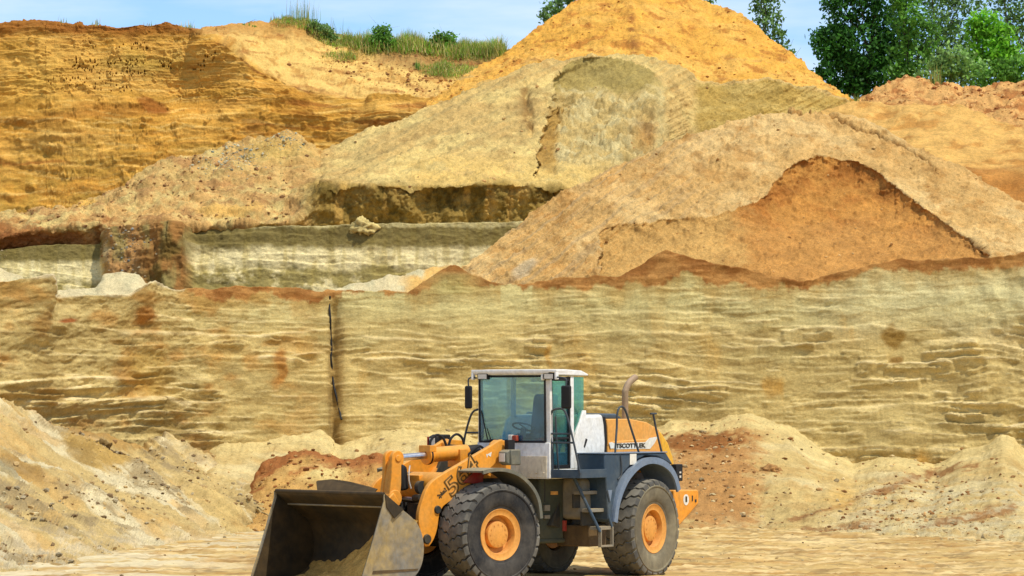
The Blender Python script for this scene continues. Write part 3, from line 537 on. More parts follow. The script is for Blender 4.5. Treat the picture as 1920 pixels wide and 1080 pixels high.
def w3_col(px, py, P, d):
    x, z = P[..., 0], P[..., 2]; ns = fbm(x*.9, 3, z*1.1, 5, .62); sw = .5*fbm(x*.18, 0, z*.3, 3)
    C = np.broadcast_to(lin((201, 147, 60)), px.shape+(3,)).copy()
    C = mix(C, lin((214, 164, 78)), sst(-.25, .35, fbm(x*.22, 1, z*.5, 4))); C = mix(C, lin((180, 134, 52)), .7*sst(.0, .45, fbm(x*.3+4, 2, (z+sw)*2.2, 5, .6)))
    C = mix(C, lin((164, 106, 42)), .55*sst(.1, .6, fbm(x*.16+9, 4, (z+sw)*1.6, 4))); C = mix(C, lin((184, 148, 66)), .55*sst(250, 330, py)*sst(-.3, .3, ns))
    C = mix(C, lin((170, 118, 50)), .5*sst(.1, .45, fbm(x*.35+3, 7, (z+sw)*8+1.2*fbm(x*.3, 1, z, 3), 4, .6))); C = mix(C, lin((232, 190, 104)), .6*sst(.12, .45, fbm(x*.4+13, 2, (z+sw)*9+1.2*fbm(x*.3, 1, z, 3), 4, .6)))
    C = mix(C, lin((150, 84, 32)), .7*sst(6, 0, np.abs(py-306-6*ns-.02*px))*sst(170, 90, px)); C = mix(C, lin((140, 82, 30)), .85*sst(80, 52, py+10*ns)*sst(560, 380, px))
    C = mix(C, lin((178, 146, 64)), .7*np.exp(-((px-270)/90)**2-((py-115)/30)**2)*sst(-.4, .3, ns)); C = mix(C, lin((214, 168, 76)), .7*np.exp(-((px-60)/70)**2-((py-150)/50)**2))
    C = mix(C, lin((140, 78, 30)), .75*sst(.35, .7, np.exp(-((px-285-.9*(py-195))/30)**2-((py-195)/22)**2)+.25*ns))
    C = mix(C, lin((152, 92, 38)), .7*sst(.15, .5, fbm(x*.5, 8, z*3.2+.4*x, 4))*sst(420, 520, px)); C = mix(C, lin((150, 96, 36)), .6*np.exp(-((px-318)/6)**2)*sst(285, 300, py))
    C = mix(C, lin((228, 188, 108)), .7*sst(2, 0, np.abs(py-(228+.03*px+8*ns)))*sst(260, 200, np.abs(px-150)))
    up = np.interp(px, [p[0] for p in W3B], [p[1] for p in W3B]); ab = sst(5, -5, py-up+6*ns)*sst(360, 380, px)
    sl = mix(np.broadcast_to(lin((222, 182, 102)), C.shape), lin((198, 150, 78)), sst(.05, .4, fbm(x*1.5, P[..., 1]*1.5, z*2.5, 5, .65)))
    sl = mix(sl, lin((176, 124, 62)), .7*sst(90, 60, py)*sst(640, 560, px)); sl = mix(sl, lin((150, 112, 66)), .7*sst(690, 720, px)*sst(135, 112, py+10*ns))
    C = mix(C, sl, ab)
    tp_ = np.interp(px, [p[0] for p in W3T], [p[1] for p in W3T]); veg = sst(26, 4, py-tp_+14*ns)*sst(505, 540, px)*sst(960, 930, px); C = mix(C, lin((128, 128, 58)), .85*veg); C = mix(C, lin((136, 134, 60)), .8*sst(.3, .7, np.exp(-((px-840)/55)**2-((py-132)/14)**2)+.35*ns))
    C = mix(C, lin((150, 90, 44)), .6*ab*sst(.2, .45, fbm(x*.5, 3, z*4+.5*x, 5, .65)))
    C = mix(C, lin((118, 62, 30)), .7*sst(4, 0, np.abs(py-up-6*ns-2))*sst(380, 420, px)*sst(-.2, .2, fbm(x*.7, 2, 0, 3)))
    return C
xs3 = np.concatenate([rng(-60, 86, 1.8), rng(87, 420, .75), rng(422, 960, 1.8)])
SURF['w3'] = layer('upper_cliff', xs3,
    [[(-60, 470, 133.6), (300, 400, 133.8), (920, 300, 134), (960, 300, 134)], [(-60, 185, 135.2), (300, 178, 135.3), (460, 190, 135.2), (600, 210, 135), (960, 215, 134.6)], [(p[0], p[1], 136.1 if p[0] < 372 else 135.7) for p in W3B], W3T],
    [100, 130, 44], w3_disp, w3_col, M_WALL, edge=3, jag=(1.4, .3), back=((.4, .05), (2, .1), (5, .1), (10, 0)))

# --- background heaps at right
SURF['m4'] = layer('smooth_heap', rng(1540, 1990, 2.2), [[(1540, 430, 117), (1990, 430, 117)], [(1540, 300, 122), (1990, 330, 121)],
    [(1540, 205, 129), (1600, 192, 129.5), (1660, 196, 129.5), (1720, 192, 129), (1780, 195, 128.5), (1830, 209, 128), (1880, 226, 127.5), (1920, 234, 127), (1990, 240, 126.5)]], [30, 50],
    lambda px, py, P: .16*fbm(P[..., 0]*.5, P[..., 1]*.5, P[..., 2]*.5, 4)+.04*fbm(P[..., 0]*2.5, P[..., 1]*2.5, P[..., 2]*2.5, 4, .65)+.06*fbm((px+py*.9)*.05, py*.003, 0, 3)*sst(330, 220, py),
    lambda px, py, P, d: mix(mix(np.broadcast_to(lin((218, 170, 92)), px.shape+(3,)), lin((196, 142, 70)), sst(.0, .4, fbm(P[..., 0], P[..., 1], P[..., 2]*1.5, 5, .6))), lin((174, 112, 48)), .8*sst(290, 335, py+25*fbm(P[..., 0], P[..., 1], P[..., 2], 4))), M_MOUND, edge=3)
SURF['m5'] = layer('lumpy_heap', rng(1590, 1990, 2.0), [[(1590, 250, 131), (1990, 270, 131)],
    [(1590, 200, 135), (1610, 188, 136), (1625, 178, 136.5), (1650, 160, 137), (1675, 148, 137.5), (1700, 143, 137.7), (1725, 145, 137.7), (1745, 153, 137.5), (1760, 157, 137.5), (1775, 150, 137.5), (1792, 160, 137.4), (1830, 158, 137.4), (1850, 162, 137.3), (1870, 160, 137.3), (1890, 152, 137.3), (1920, 153, 137.2), (1990, 156, 137)]], [56],
    lambda px, py, P: .22*fbm(P[..., 0]*1.1, P[..., 1]*1.1, P[..., 2]*1.1, 5, .62)+.08*sst(.1, .6, fbm(P[..., 0]*3, P[..., 1]*3, P[..., 2]*3, 3)),
    lambda px, py, P, d: mix(np.broadcast_to(lin((214, 164, 96)), px.shape+(3,)), lin((180, 120, 64)), sst(-.05, .4, fbm(P[..., 0]*1.4, P[..., 1]*1.4, P[..., 2]*1.4, 5, .65))), M_MOUND, edge=5)
# plateau the trees stand on
pg = np.array([(-400, 147, 13.2), (400, 147, 13.2), (400, 150, 13.4), (-400, 150, 13.4), (400, 900, 13), (-400, 900, 13)], float)
o = np_mesh('plateau', pg, [(0, 1, 2, 3), (3, 2, 4, 5)], M_FLOOR, np.broadcast_to(lin((120, 118, 60)), (6, 3))); tag(o, kind='structure')
# ------------------------------------------------------------------ the wheel loader
class MB:
    """collects shapes; build() links them as ONE mesh object"""
    def __init__(s): s.bm = bmesh.new()
    def poly(s, vs, fs):
        v = [s.bm.verts.new(p) for p in vs]
        for f in fs:
            try: s.bm.faces.new([v[i] for i in f])
            except ValueError: pass
        return s
    def box(s, x0, x1, y0, y1, z0, z1):
        return s.poly([(x0, y0, z0), (x1, y0, z0), (x1, y1, z0), (x0, y1, z0), (x0, y0, z1), (x1, y0, z1), (x1, y1, z1), (x0, y1, z1)],
                      [(0, 3, 2, 1), (4, 5, 6, 7), (0, 1, 5, 4), (1, 2, 6, 5), (2, 3, 7, 6), (3, 0, 4, 7)])
    def prism(s, pts, y0, y1):
        n = len(pts)
        return s.poly([(x, y0, z) for x, z in pts]+[(x, y1, z) for x, z in pts],
                      [tuple(range(n)), tuple(range(2*n-1, n-1, -1))]+[(i, i+n, (i+1) % n+n, (i+1) % n) for i in range(n)])
    def prismx(s, pts, x0, x1):
        n = len(pts)
        return s.poly([(x0, y, z) for y, z in pts]+[(x1, y, z) for y, z in pts],
                      [tuple(range(n)), tuple(range(2*n-1, n-1, -1))]+[(i, i+n, (i+1) % n+n, (i+1) % n) for i in range(n)])
    def band(s, out, inn, y0, y1):
        """a bent sheet between two equal-length profiles"""
        n = len(out)
        vs = [(x, y0, z) for x, z in out]+[(x, y1, z) for x, z in out]+[(x, y0, z) for x, z in inn]+[(x, y1, z) for x, z in inn]
        fs = []
        for i in range(n-1):
            a, b, c, d = i, i+n, i+2*n, i+3*n
            fs += [(a, a+1, b+1, b), (c, d, d+1, c+1), (a, c, c+1, a+1), (b, b+1, d+1, d)]
        fs += [(0, n, 3*n, 2*n), (n-1, 3*n-1, 4*n-1, 2*n-1)]
        return s.poly(vs, fs)
    def tube(s, pts, r, n=10, close=True):
        pts = [Vector(p) for p in pts]; rings = []; up = None
        for i, p in enumerate(pts):
            t = ((pts[min(i+1, len(pts)-1)]-p).normalized() + (p-pts[max(i-1, 0)]).normalized()).normalized()
            if up is None: up = t.orthogonal().normalized()
            up = (up - t*up.dot(t)).normalized(); b = t.cross(up); rr = r[i] if isinstance(r, (list, tuple)) else r
            rings.append([s.bm.verts.new(p+rr*(math.cos(2*math.pi*k/n)*up+math.sin(2*math.pi*k/n)*b)) for k in range(n)])
        for a, b in zip(rings[:-1], rings[1:]):
            for k in range(n): s.bm.faces.new((a[k], a[(k+1) % n], b[(k+1) % n], b[k]))
        if close: s.bm.faces.new(rings[0][::-1]); s.bm.faces.new(rings[-1])
        return s
    def lathe(s, prof, n=48, c=(0, 0, 0)):
        """prof: (r, y) round the Y axis"""
        rings = []
        for r, y in prof:
            if r < 1e-4: rings.append([s.bm.verts.new((c[0], c[1]+y, c[2]))]*n)
            else: rings.append([s.bm.verts.new((c[0]+r*math.cos(2*math.pi*k/n), c[1]+y, c[2]+r*math.sin(2*math.pi*k/n))) for k in range(n)])
        for a, b in zip(rings[:-1], rings[1:]):
            for k in range(n):
                f = []
                for v in (a[k], a[(k+1) % n], b[(k+1) % n], b[k]):
                    if v not in f: f.append(v)
                if len(f) > 2:
                    try: s.bm.faces.new(f)
                    except ValueError: pass
        return s
    def build(s, name, mat, parent, bevel=0., rz=0., smooth=35, seg=2):
        bmesh.ops.recalc_face_normals(s.bm, faces=s.bm.faces)
        me = bpy.data.meshes.new(name); s.bm.to_mesh(me); s.bm.free()
        me.materials.append(mat); o = link(bpy.data.objects.new(name, me), parent); o.rotation_euler = (0, 0, rz)
        for p in me.polygons: p.use_smooth = True
        me.set_sharp_from_angle(angle=math.radians(smooth))
        if bevel:
            b = o.modifiers.new('bevel', 'BEVEL'); b.width = bevel; b.segments = seg; b.limit_method = 'ANGLE'; b.angle_limit = math.radians(40); b.harden_normals = False
        return o
def arc(p, n=8):
    """smooth a polyline (Catmull-Rom)"""
    p = [Vector(q) for q in p]; out = []
    for i in range(len(p)-1):
        a, b, c, d = p[max(i-1, 0)], p[i], p[i+1], p[min(i+2, len(p)-1)]
        for k in range(n):
            t = k/n; out.append(.5*((2*b)+(c-a)*t+(2*a-5*b+4*c-d)*t*t+(3*b-a-3*c+d)*t**3))
    return out+[p[-1]]
def arc2(p, n=6): return [(q.x, q.z) for q in arc([(x, 0, z) for x, z in p], n)]
def lettering(name, txt, size, mat, parent, loc, right, up, rz=0, outline=0., bold=0., depth=.004, width=None):
    cu = bpy.data.curves.new(name, 'FONT'); cu.body = txt; cu.size = size; cu.align_x = 'CENTER'; cu.align_y = 'CENTER'; cu.resolution_u = 4
    if outline: cu.fill_mode = 'NONE'; cu.bevel_depth = outline; cu.bevel_resolution = 1
    else: cu.extrude = depth
    cu.offset = bold
    t = bpy.data.objects.new(name, cu); COL.objects.link(t); bpy.context.view_layer.update()
    me = bpy.data.meshes.new_from_object(t.evaluated_get(bpy.context.evaluated_depsgraph_get())); bpy.data.objects.remove(t)
    me.name = name; right = Vector(right).normalized(); up = Vector(up).normalized(); nn = right.cross(up); loc = Vector(loc)
    xs_ = [v.co.x for v in me.vertices]; k = 1 if not width else width/(max(xs_)-min(xs_))
    for v in me.vertices: v.co = loc + right*v.co.x*k + up*v.co.y + nn*v.co.z
    me.materials.clear(); me.materials.append(mat)
    o = link(bpy.data.objects.new(name, me), parent); o.rotation_euler = (0, 0, rz); return o

P_OR = paint('orange_paint', (232, 150, 36), .42, dust=.45, dustcol=(205, 160, 90))
P_HOOD = paint('faded_orange_paint', (226, 158, 70), .5, dust=.45, dustcol=(214, 176, 110))
P_YEL = paint('yellow_paint', (226, 170, 40), .45, dust=.35)
P_WHITE = paint('white_paint', (232, 231, 224), .4, dust=.38, dustcol=(196, 176, 130))
P_BEIGE = paint('dusty_white_paint', (228, 214, 182), .5, dust=.6, dustcol=(214, 178, 118))
P_NAVY = paint('slate_paint', (52, 70, 84), .45, dust=.35, dustcol=(120, 122, 112))
P_FEND = paint('fender_plastic', (98, 98, 86), .5, dust=.6, dustcol=(164, 148, 110))
P_FENDR = paint('grey_fender', (112, 128, 146), .4, dust=.3, dustcol=(140, 140, 130))
P_DARK = paint('dark_chassis', (44, 46, 42), .6, dust=.55, dustcol=(110, 92, 58))
P_BLACK = paint('black_trim', (16, 16, 18), .5, dust=.15, dustcol=(90, 80, 60))
P_HAT = paint('battery_box_paint', (84, 66, 40), .7, dust=.6, dustcol=(130, 104, 62))
P_TANK = paint('dusty_tank_paint', (132, 126, 110), .6, dust=.7, dustcol=(168, 146, 104))
P_RUB = paint('rubber', (40, 40, 40), .8, dust=.55, dustcol=(120, 112, 98), scale=1.6, spec=.25)
P_RUBD = paint('dusty_rubber', (104, 96, 78), .85, dust=.95, dustcol=(156, 144, 112), scale=1.2, spec=.2)
P_TREAD = paint('dusty_tread', (84, 82, 76), .85, dust=.9, dustcol=(150, 142, 124), scale=1.8, spec=.2)
P_RIM = paint('rim_paint', (222, 154, 66), .5, dust=.45, dustcol=(196, 140, 80))
P_INKA = paint('worn_lettering', (92, 72, 32), .6, dust=.4, dustcol=(190, 130, 50))
P_STEEL = paint('worn_steel', (132, 126, 112), .4, metal=.25, dust=1.0, dustcol=(190, 158, 82), scale=1.3, var=.22)
P_STIN = paint('dark_steel', (58, 50, 36), .5, metal=.4, dust=.6, dustcol=(120, 92, 48), scale=1.0, var=.25)
P_CHROME = paint('chrome', (205, 205, 205), .16, metal=1., dust=.1)
P_RAIL = paint('rail_paint', (52, 60, 66), .45, dust=.3, dustcol=(120, 115, 100))
P_RED = paint('red_paint', (150, 24, 16), .5, dust=.3)
P_SEAT = paint('blue_seat_cloth', (16, 28, 64), .9, dust=.2, dustcol=(60, 70, 100))
P_LENS = paint('lamp_lens', (216, 210, 196), .2, dust=.2)
P_INK = paint('dark_lettering', (52, 44, 26), .5, dust=.15)
P_DECAL = paint('white_decal', (226, 222, 206), .5, dust=.25)
P_RUST = paint('rusty_exhaust', (150, 128, 98), .6, metal=.3, dust=.6, dustcol=(190, 160, 130), scale=5)
P_GREEN = paint('green_tank_paint', (60, 66, 52), .6, dust=.5, dustcol=(110, 98, 64))
GLASS = glass_mat('windscreen_glass', (.80, .95, 1.0, 1), .6, (.10, .32)); GLASSG = glass_mat('green_side_glass', (.55, .82, .66, 1), .25); GLASSC = glass_mat('clear_glass', (.85, .95, .93, 1), .2)

JX, JY = .39, 65.3
RZF = math.radians(-18)
root = empty('wheel_loader', (JX, JY, 0), math.radians(238))
tag(root, 'orange and white wheel loader with its big steel bucket on the sandy quarry floor', 'wheel loader')

# wheels
def make_wheel():
    w = MB()
    w.lathe([(0, .235), (.19, .235), (.215, .225), (.225, .20), (.225, .12), (.0, .12)], 40)
    for k in range(12): a = 2*math.pi*k/12; w.tube([(.17*math.cos(a), .234, .17*math.sin(a)), (.17*math.cos(a), .245, .17*math.sin(a))], .012, 6)
    hub = w.build('wheel', P_RIM, root, smooth=30)
    r = MB(); r.lathe([(.225, .10), (.30, .13), (.312, .24), (.325, .27), (.365, .268), (.40, .285), (.425, .298), (.43, .29), (.42, .25), (.40, .1), (.38, -.25), (.2, -.2), (.2, .1)], 64)
    rim = r.build('rim', P_RIM, hub, smooth=30)
    t = MB(); prof = [(.415, .22), (.425, .285), (.45, .297), (.47, .30), (.485, .312), (.56, .332), (.66, .340), (.715, .336), (.722, .348), (.742, .350), (.75, .338), (.775, .325), (.80, .305), (.825, .25), (.832, .12)]
    t.lathe(prof + [(r_, -y) for r_, y in prof[::-1]], 96)
    st = [(.0, .825, .868, .0), (.07, .825, .867, .045), (.13, .824, .866, .03), (.20, .822, .862, .085), (.265, .80, .852, .075), (.315, .775, .838, .105), (.338, .745, .79, .112)]; nb = len(t.bm.faces)
    n = 26
    for side in (1, -1):
        for k in range(n):
            th0 = 2*math.pi*(k+(.5 if side < 0 else 0))/n; prev = None; lst = []
            for i, (y, rb, rt, dt) in enumerate(st):
                hw = .096 if i < 5 else .084
                c = th0+dt*1.5
                q = [(rb, c-hw-.015), (rt, c-hw), (rt, c+hw), (rb, c+hw+.015)]
                lst.append([t.bm.verts.new((r_*math.cos(a), side*y, r_*math.sin(a))) for r_, a in q])
            for a, b in zip(lst[:-1], lst[1:]):
                for j in range(3): t.bm.faces.new((a[j], a[j+1], b[j+1], b[j]))
            t.bm.faces.new(lst[-1]); t.bm.faces.new(lst[0])
    for v in t.bm.verts: v.co.z = max(v.co.z, -.80)
    t.bm.faces.ensure_lookup_table()
    for f in t.bm.faces[nb:]: f.material_index = 1
    ty = t.build('tyre', P_RUB, hub, smooth=28); ty.data.materials.append(P_TREAD)
    return hub, rim, ty
hub, rim, ty = make_wheel()
def put_wheel(o, front, left):
    if front:
        v = Matrix.Rotation(RZF, 3, 'Z') @ Vector((1.84, 1.0*left, .8)); o.location = v; o.rotation_euler = (0, 0, RZF+(0 if left > 0 else math.pi))
    else: o.location = (-1.84, 1.0*left, .8); o.rotation_euler = (0, 0, 0 if left > 0 else math.pi)
put_wheel(hub, 1, 1)
ty2 = ty.data.copy(); ty2.materials[0] = P_RUBD
for f, l in ((1, -1), (0, 1), (0, -1)):
    h2 = hub.copy(); COL.objects.link(h2); put_wheel(h2, f, l)
    for ch in (rim, ty):
        c = ch.copy(); COL.objects.link(c); c.parent = h2
        if ch is ty and not f: c.data = ty2; c['label'] = 'dust coated rear tyre'

# rear frame
b = MB(); b.box(-3.0, .45, -.45, .45, .75, 1.45); b.box(-2.9, -.9, -.6, .6, 1.3, 1.75); b.box(-.9, .5, -.62, .5, 1.3, 1.72)
b.tube([(-1.84, -.9, .8), (-1.84, .9, .8)], .24, 16); b.prism([(.45, .9), (.1, 1.4), (-.4, 1.4), (-.2, .8)], -.6, .6)
b.build('rear_frame', P_DARK, root, .015)
b = MB(); b.box(-.55, .10, .56, 1.0, 1.0, 1.70); b.build('fuel_tank', P_TANK, root, .09, seg=4)
b = MB(); b.box(-.55, .02, .45, 1.10, .54, .90); b.build('battery_box', P_HAT, root, .02)
b = MB(); b.tube([(.06, .62, .80), (.06, .62, .98)], .05, 12); b.build('filter_bowl', P_RED, root)

# engine cover, hood, rear end
b = MB(); b.prism([(-.10, 1.84), (-.09, 2.28), (-.28, 2.70), (-.44, 2.77), (-1.0, 2.78), (-1.06, 2.60), (-1.10, 2.30), (-1.06, 1.84)], -.78, .76)
ec = b.build('engine_cover', P_WHITE, root, .05, seg=3)
b = MB(); b.tube([(-.33, .765, 2.22), (-.40, .775, 2.36)], .035, 8); b.build('handle', P_BLACK, ec)
for q in ((-.77, -.72, .755, .772, 2.02, 2.12), (-.80, -.72, .755, .775, 1.90, 1.97)): b = MB(); b.box(*q); b.build('latch', P_BLACK, ec)
b = MB(); b.prism([(-1.03, 1.84), (-1.07, 2.3), (-1.03, 2.6), (-.98, 2.74), (-1.10, 2.74), (-1.14, 2.6), (-1.16, 2.3), (-1.1, 1.84)], -.72, .75); b.build('seal_gap', P_BLACK, root)
b = MB(); b.prism([(-1.13, 1.9), (-1.17, 2.3), (-1.15, 2.56), (-1.11, 2.70), (-1.9, 2.70), (-2.5, 2.64), (-2.93, 2.51), (-3.06, 2.06), (-3.1, 1.9)], -.80, .77)
b.prism([(-1.2, 1.92), (-1.24, 2.28), (-1.26, 2.31), (-2.9, 2.36), (-3.0, 2.2), (-3.05, 1.92)], .75, .782)
hd = b.build('engine_hood', P_HOOD, root, .04, seg=3)
b = MB(); b.prism([(-3.06, 1.5), (-3.07, 2.1), (-2.94, 2.50), (-3.05, 2.46), (-3.28, 2.28), (-3.46, 2.02), (-3.55, 1.70), (-3.55, 1.45)], -.80, .765)
rg = b.build('rear_grille', P_YEL, root, .05, seg=3)
b = MB(); b.prism([(-1.15, 2.70), (-1.2, 2.80), (-1.9, 2.79), (-2.15, 2.70)], -.5, .5); b.build('intake_cowl', P_NAVY, root, .03)
b = MB()
for sgn, cx in ((1, -1.22), (-1, -2.62)):
    if sgn > 0: b.prism([(-1.16, 2.29), (-1.24, 2.30), (-1.36, 2.28), (-1.36, 2.19), (-1.22, 2.19)], .784, .790)
    else: b.prism([(-2.42, 2.29), (-2.56, 2.36), (-2.86, 2.385), (-2.74, 2.27), (-2.58, 2.17), (-2.42, 2.17)], .784, .790)
b.prism([(-1.34, 2.175), (-2.44, 2.175), (-2.44, 2.29), (-1.34, 2.28)], .783, .787)
wing = b.build('winged_decal', P_DECAL, hd)
lettering('lettering', 'TSCOTTLEK', .105, P_INK, hd, (-1.90, .792, 2.232), (-1, 0, 0), (0, 0, 1), bold=.003, width=1.02)
b = MB(); b.tube(arc([(-2.72, .2, 2.5), (-2.72, .2, 3.1), (-2.74, .2, 3.2), (-2.84, .2, 3.32), (-3.0, .2, 3.40), (-3.08, .2, 3.43)], 5), .058, 14)
b.build('exhaust_pipe', P_RUST, root)
b = MB(); b.prism([(-2.79, 1.45), (-3.56, 1.44), (-3.60, 1.40), (-3.60, 1.2), (-3.3, 1.03), (-2.92, .83), (-2.72, .83), (-2.72, 1.45)], -1.18, 1.2)
cw = b.build('counterweight', P_OR, root, .025)
b = MB(); b.lathe([(0, 1.206), (.085, 1.206), (.085, 1.2)], 24, (-3.13, 0, 1.27))
for v in b.bm.verts: v.co.x = -3.13+(v.co.x+3.13)*1.15; v.co.z = 1.27+(v.co.z-1.27)*1.15
bd = b.build('round_badge', P_DECAL, cw)
b = MB(); b.box(-3.16, -3.10, 1.207, 1.210, 1.23, 1.33); b.build('badge_mark', P_INK, bd)
for q in ((-3.37, -3.34, 1.24, 1.34), (-3.50, -3.45, 1.22, 1.27)): b = MB(); b.box(q[0], q[1], 1.2, 1.21, q[2], q[3]); b.build('lifting_eye', P_DARK, cw)
for s_ in (1, -1):
    b = MB(); b.box(-3.06, -2.84, s_*1.12-.06, s_*1.12+.06, 1.60, 1.90); tl = b.build('tail_lamp', P_BLACK, root, .015)
    for q in ((1.66, 1.70), (1.74, 1.77)): b = MB(); b.box(-2.99, -2.93, *sorted((s_*1.12+.055*s_, s_*1.12+.066*s_)), *q); b.build('lens', P_LENS, tl)
# rear fenders and side boxes
oa = arc2([(-.33, .96), (-.40, 1.25), (-.56, 1.52), (-.80, 1.76), (-1.15, 1.95), (-1.53, 2.035), (-1.92, 2.01), (-2.25, 1.90), (-2.48, 1.72), (-2.62, 1.47)], 4)
def inset(p, d, c):
    out = []
    for i, (x, z) in enumerate(p):
        a = p[max(i-1, 0)]; q = p[min(i+1, len(p)-1)]; tx, tz = q[0]-a[0], q[1]-a[1]; l = math.hypot(tx, tz); nx, nz_ = tz/l, -tx/l
        if (c[0]-x)*nx+(c[1]-z)*nz_ < 0: nx, nz_ = -nx, -nz_
        out.append((x+nx*d, z+nz_*d))
    return out
for s_ in (1, -1):
    b = MB(); ia = inset(oa, .035, (-1.7, .9)); b.band(oa, ia, *sorted((s_*.72, s_*1.37)))
    ib = inset(oa, .11, (-1.7, .9)); b.band(inset(oa, -.004, (-1.7, .9)), ib, *sorted((s_*1.345, s_*1.385))); b.build('rear_fender', P_FENDR, root, smooth=40)
    b = MB()
    b.prism([(-.10, 1.74), (-.10, 2.11), (-2.20, 2.11), (-2.45, 1.9), (-2.2, 1.96), (-1.9, 2.05), (-1.5, 2.07), (-1.1, 1.98), (-.72, 1.78), (-.50, 1.55), (-.36, 1.2), (-.30, .95), (-.22, 1.0), (-.14, 1.74)], *sorted((s_*.80, s_*1.33)))
    sb = b.build('side_box', P_NAVY, root, .02)
    b = MB(); b.box(-2.22, -.08, *sorted((s_*.79, s_*1.345)), 2.112, 2.13); b.build('box_lid', P_FENDR, sb, .005)
    if s_ > 0:
        b = MB(); b.box(-1.16, -.94, 1.332, 1.337, 1.92, 2.105); b.build('white_plate', P_DECAL, sb)
        b = MB(); b.tube(arc([(-.62, 1.335, 2.08), (-.62, 1.36, 1.9), (-.60, 1.36, 1.74), (-.52, 1.34, 1.68)], 4), .014, 6); b.build('grab_bar', P_RAIL, sb)
        b = MB(); b.prism([(-.16, 1.50), (-.30, 1.50), (-.24, 1.30)], 1.335, 1.36); b.build('gusset', P_FENDR, sb)
# platform, steps, rails
b = MB(); b.box(-.10, .75, .80, 1.36, 1.72, 1.755); b.box(.73, .765, .79, 1.37, 1.715, 1.86); b.box(-.10, .73, 1.345, 1.372, 1.715, 1.86); b.build('platform', P_NAVY, root, .006)
b = MB()
b.tube([(.40, 1.02, 1.72), (.14, 1.38, .80)], .028, 8); b.tube([(-.16, 1.12, 1.72), (-.27, 1.38, .86)], .022, 8)
st_ = b.build('step_ladder', P_NAVY, root)
for k, (z, t) in enumerate(((1.46, .28), (1.16, .6), (.86, .92))):
    xl = .40+(.14-.40)*t; xr = -.16+(-.27+.16)*t; y = 1.03+.35*t
    b = MB(); b.box(xr, xl, y-.16, y+.01, z-.03, z+.03); b.build('tread', P_TANK, st_, .006)
    if k < 2: b = MB(); b.box(xr+.02, xl-.02, y-.20, y-.17, z-.26, z-.02); b.build('riser', P_DARK, st_, .004)
b = MB(); b.box(-.28, -.25, 1.34, 1.40, .54, .88); b.box(.11, .14, 1.34, 1.40, .54, .88); b.box(-.25, .11, 1.34, 1.40, .54, .575); b.build('bottom_step', P_TANK, st_, .005)
def rail(pts, r=.019, extra=()):
    b = MB(); b.tube(arc(pts, 6), r, 8)
    for e in extra: b.tube(e, r*.85, 8)
    return b.build('handrail', P_RAIL, root)
rail([(.75, .82, 1.73), (.75, .80, 2.1), (.75, .76, 2.58), (.75, .79, 2.82), (.75, .92, 2.88), (.75, 1.06, 2.83), (.75, 1.19, 2.46), (.75, 1.36, 1.78)], .019, [[(.75, .77, 2.46), (.75, 1.19, 2.46)], [(.75, .79, 2.31), (.75, 1.23, 2.31)]])
rail([(.75, -.98, 2.0), (.75, -.95, 2.36), (.75, -.82, 2.76), (.75, -.70, 2.86), (.75, -.60, 2.82), (.75, -.57, 2.55), (.75, -.64, 1.9)], .019, [[(.75, -.93, 2.47), (.75, -.57, 2.47)]])
rail([(-.50, 1.30, 2.1), (-.56, 1.28, 2.35), (-.64, 1.25, 2.55), (-.66, 1.25, 2.80), (-.76, 1.25, 2.91), (-.92, 1.25, 2.86), (-1.12, 1.25, 2.55), (-1.40, 1.25, 2.11)], .019)
rail([(-1.89, 1.25, 2.79), (-2.0, 1.25, 2.5), (-2.19, 1.25, 2.11)], .019, [[(-1.80, 1.25, 2.79), (-2.0, 1.25, 2.79)]])
rail([(-1.4, -1.1, 2.11), (-1.5, -1.1, 2.74), (-1.7, -1.1, 2.80), (-2.2, -1.1, 2.78), (-2.35, -1.1, 2.62), (-2.5, -1.1, 2.11)], .017)
b = MB(); b.tube(arc([(.55, .82, 1.75), (.62, .83, 2.1), (.66, .83, 2.5), (.68, .83, 2.75)], 4), .016, 8); b.build('handrail', P_RAIL, root)

# cab
b = MB()
b.box(-.40, .80, -.72, .79, 1.70, 1.86)                                   # floor
b.prism([(.70, 1.70), (.81, 1.70), (.80, 2.31), (.70, 2.31)], -.66, .79)    # front panel
b.prism([(.69, 2.30), (.77, 2.30), (.80, 3.43), (.73, 3.43)], .70, .79)     # left front pillar
b.prism([(.0, 1.86), (.11, 1.86), (.11, 3.43), (.01, 3.43)], .70, .79)      # door post
b.prism([(-.40, 1.86), (.0, 1.86), (.0, 2.34), (-.06, 2.44), (-.30, 2.85), (-.40, 2.85)], .70, .79)
b.box(-.40, -.30, .70, .79, 2.85, 3.43) if False else None
b.prism([(.69, 2.30), (.77, 2.30), (.77, 3.43), (.70, 3.43)], -.66, -.60); b.prism([(-.40, 1.86), (.69, 1.86), (.69, 2.1), (-.40, 2.1)], -.72, -.66)
b.box(-.40, -.33, -.70, -.62, 2.1, 3.43)
cab = b.build('cab', P_WHITE, root, .012)
b = MB(); b.prism([(.812, 1.72), (.822, 1.72), (.818, 2.08), (.808, 2.08)], -.50, .74)
for k in range(9): y = -.44+k*.14; b.tube([(.815, y, 1.80), (.832, y, 1.80)], .012, 6)
b.build('front_panel', P_BEIGE, cab, .004)
b = MB(); b.prism([(-.42, 3.44), (.86, 3.45), (.90, 3.49), (.88, 3.535), (.4, 3.55), (-.2, 3.53), (-.42, 3.47)], -.70, .82)
rf = b.build('roof', P_WHITE, root, .015)
b = MB(); b.box(.60, .90, -.72, .98, 3.495, 3.54); b.box(.82, .90, -.72, -.68, 3.37, 3.50); b.box(.82, .90, .94, .98, 3.37, 3.50); b.box(.60, .88, .66, .70, 3.36, 3.5); b.build('visor', P_WHITE, rf, .01)
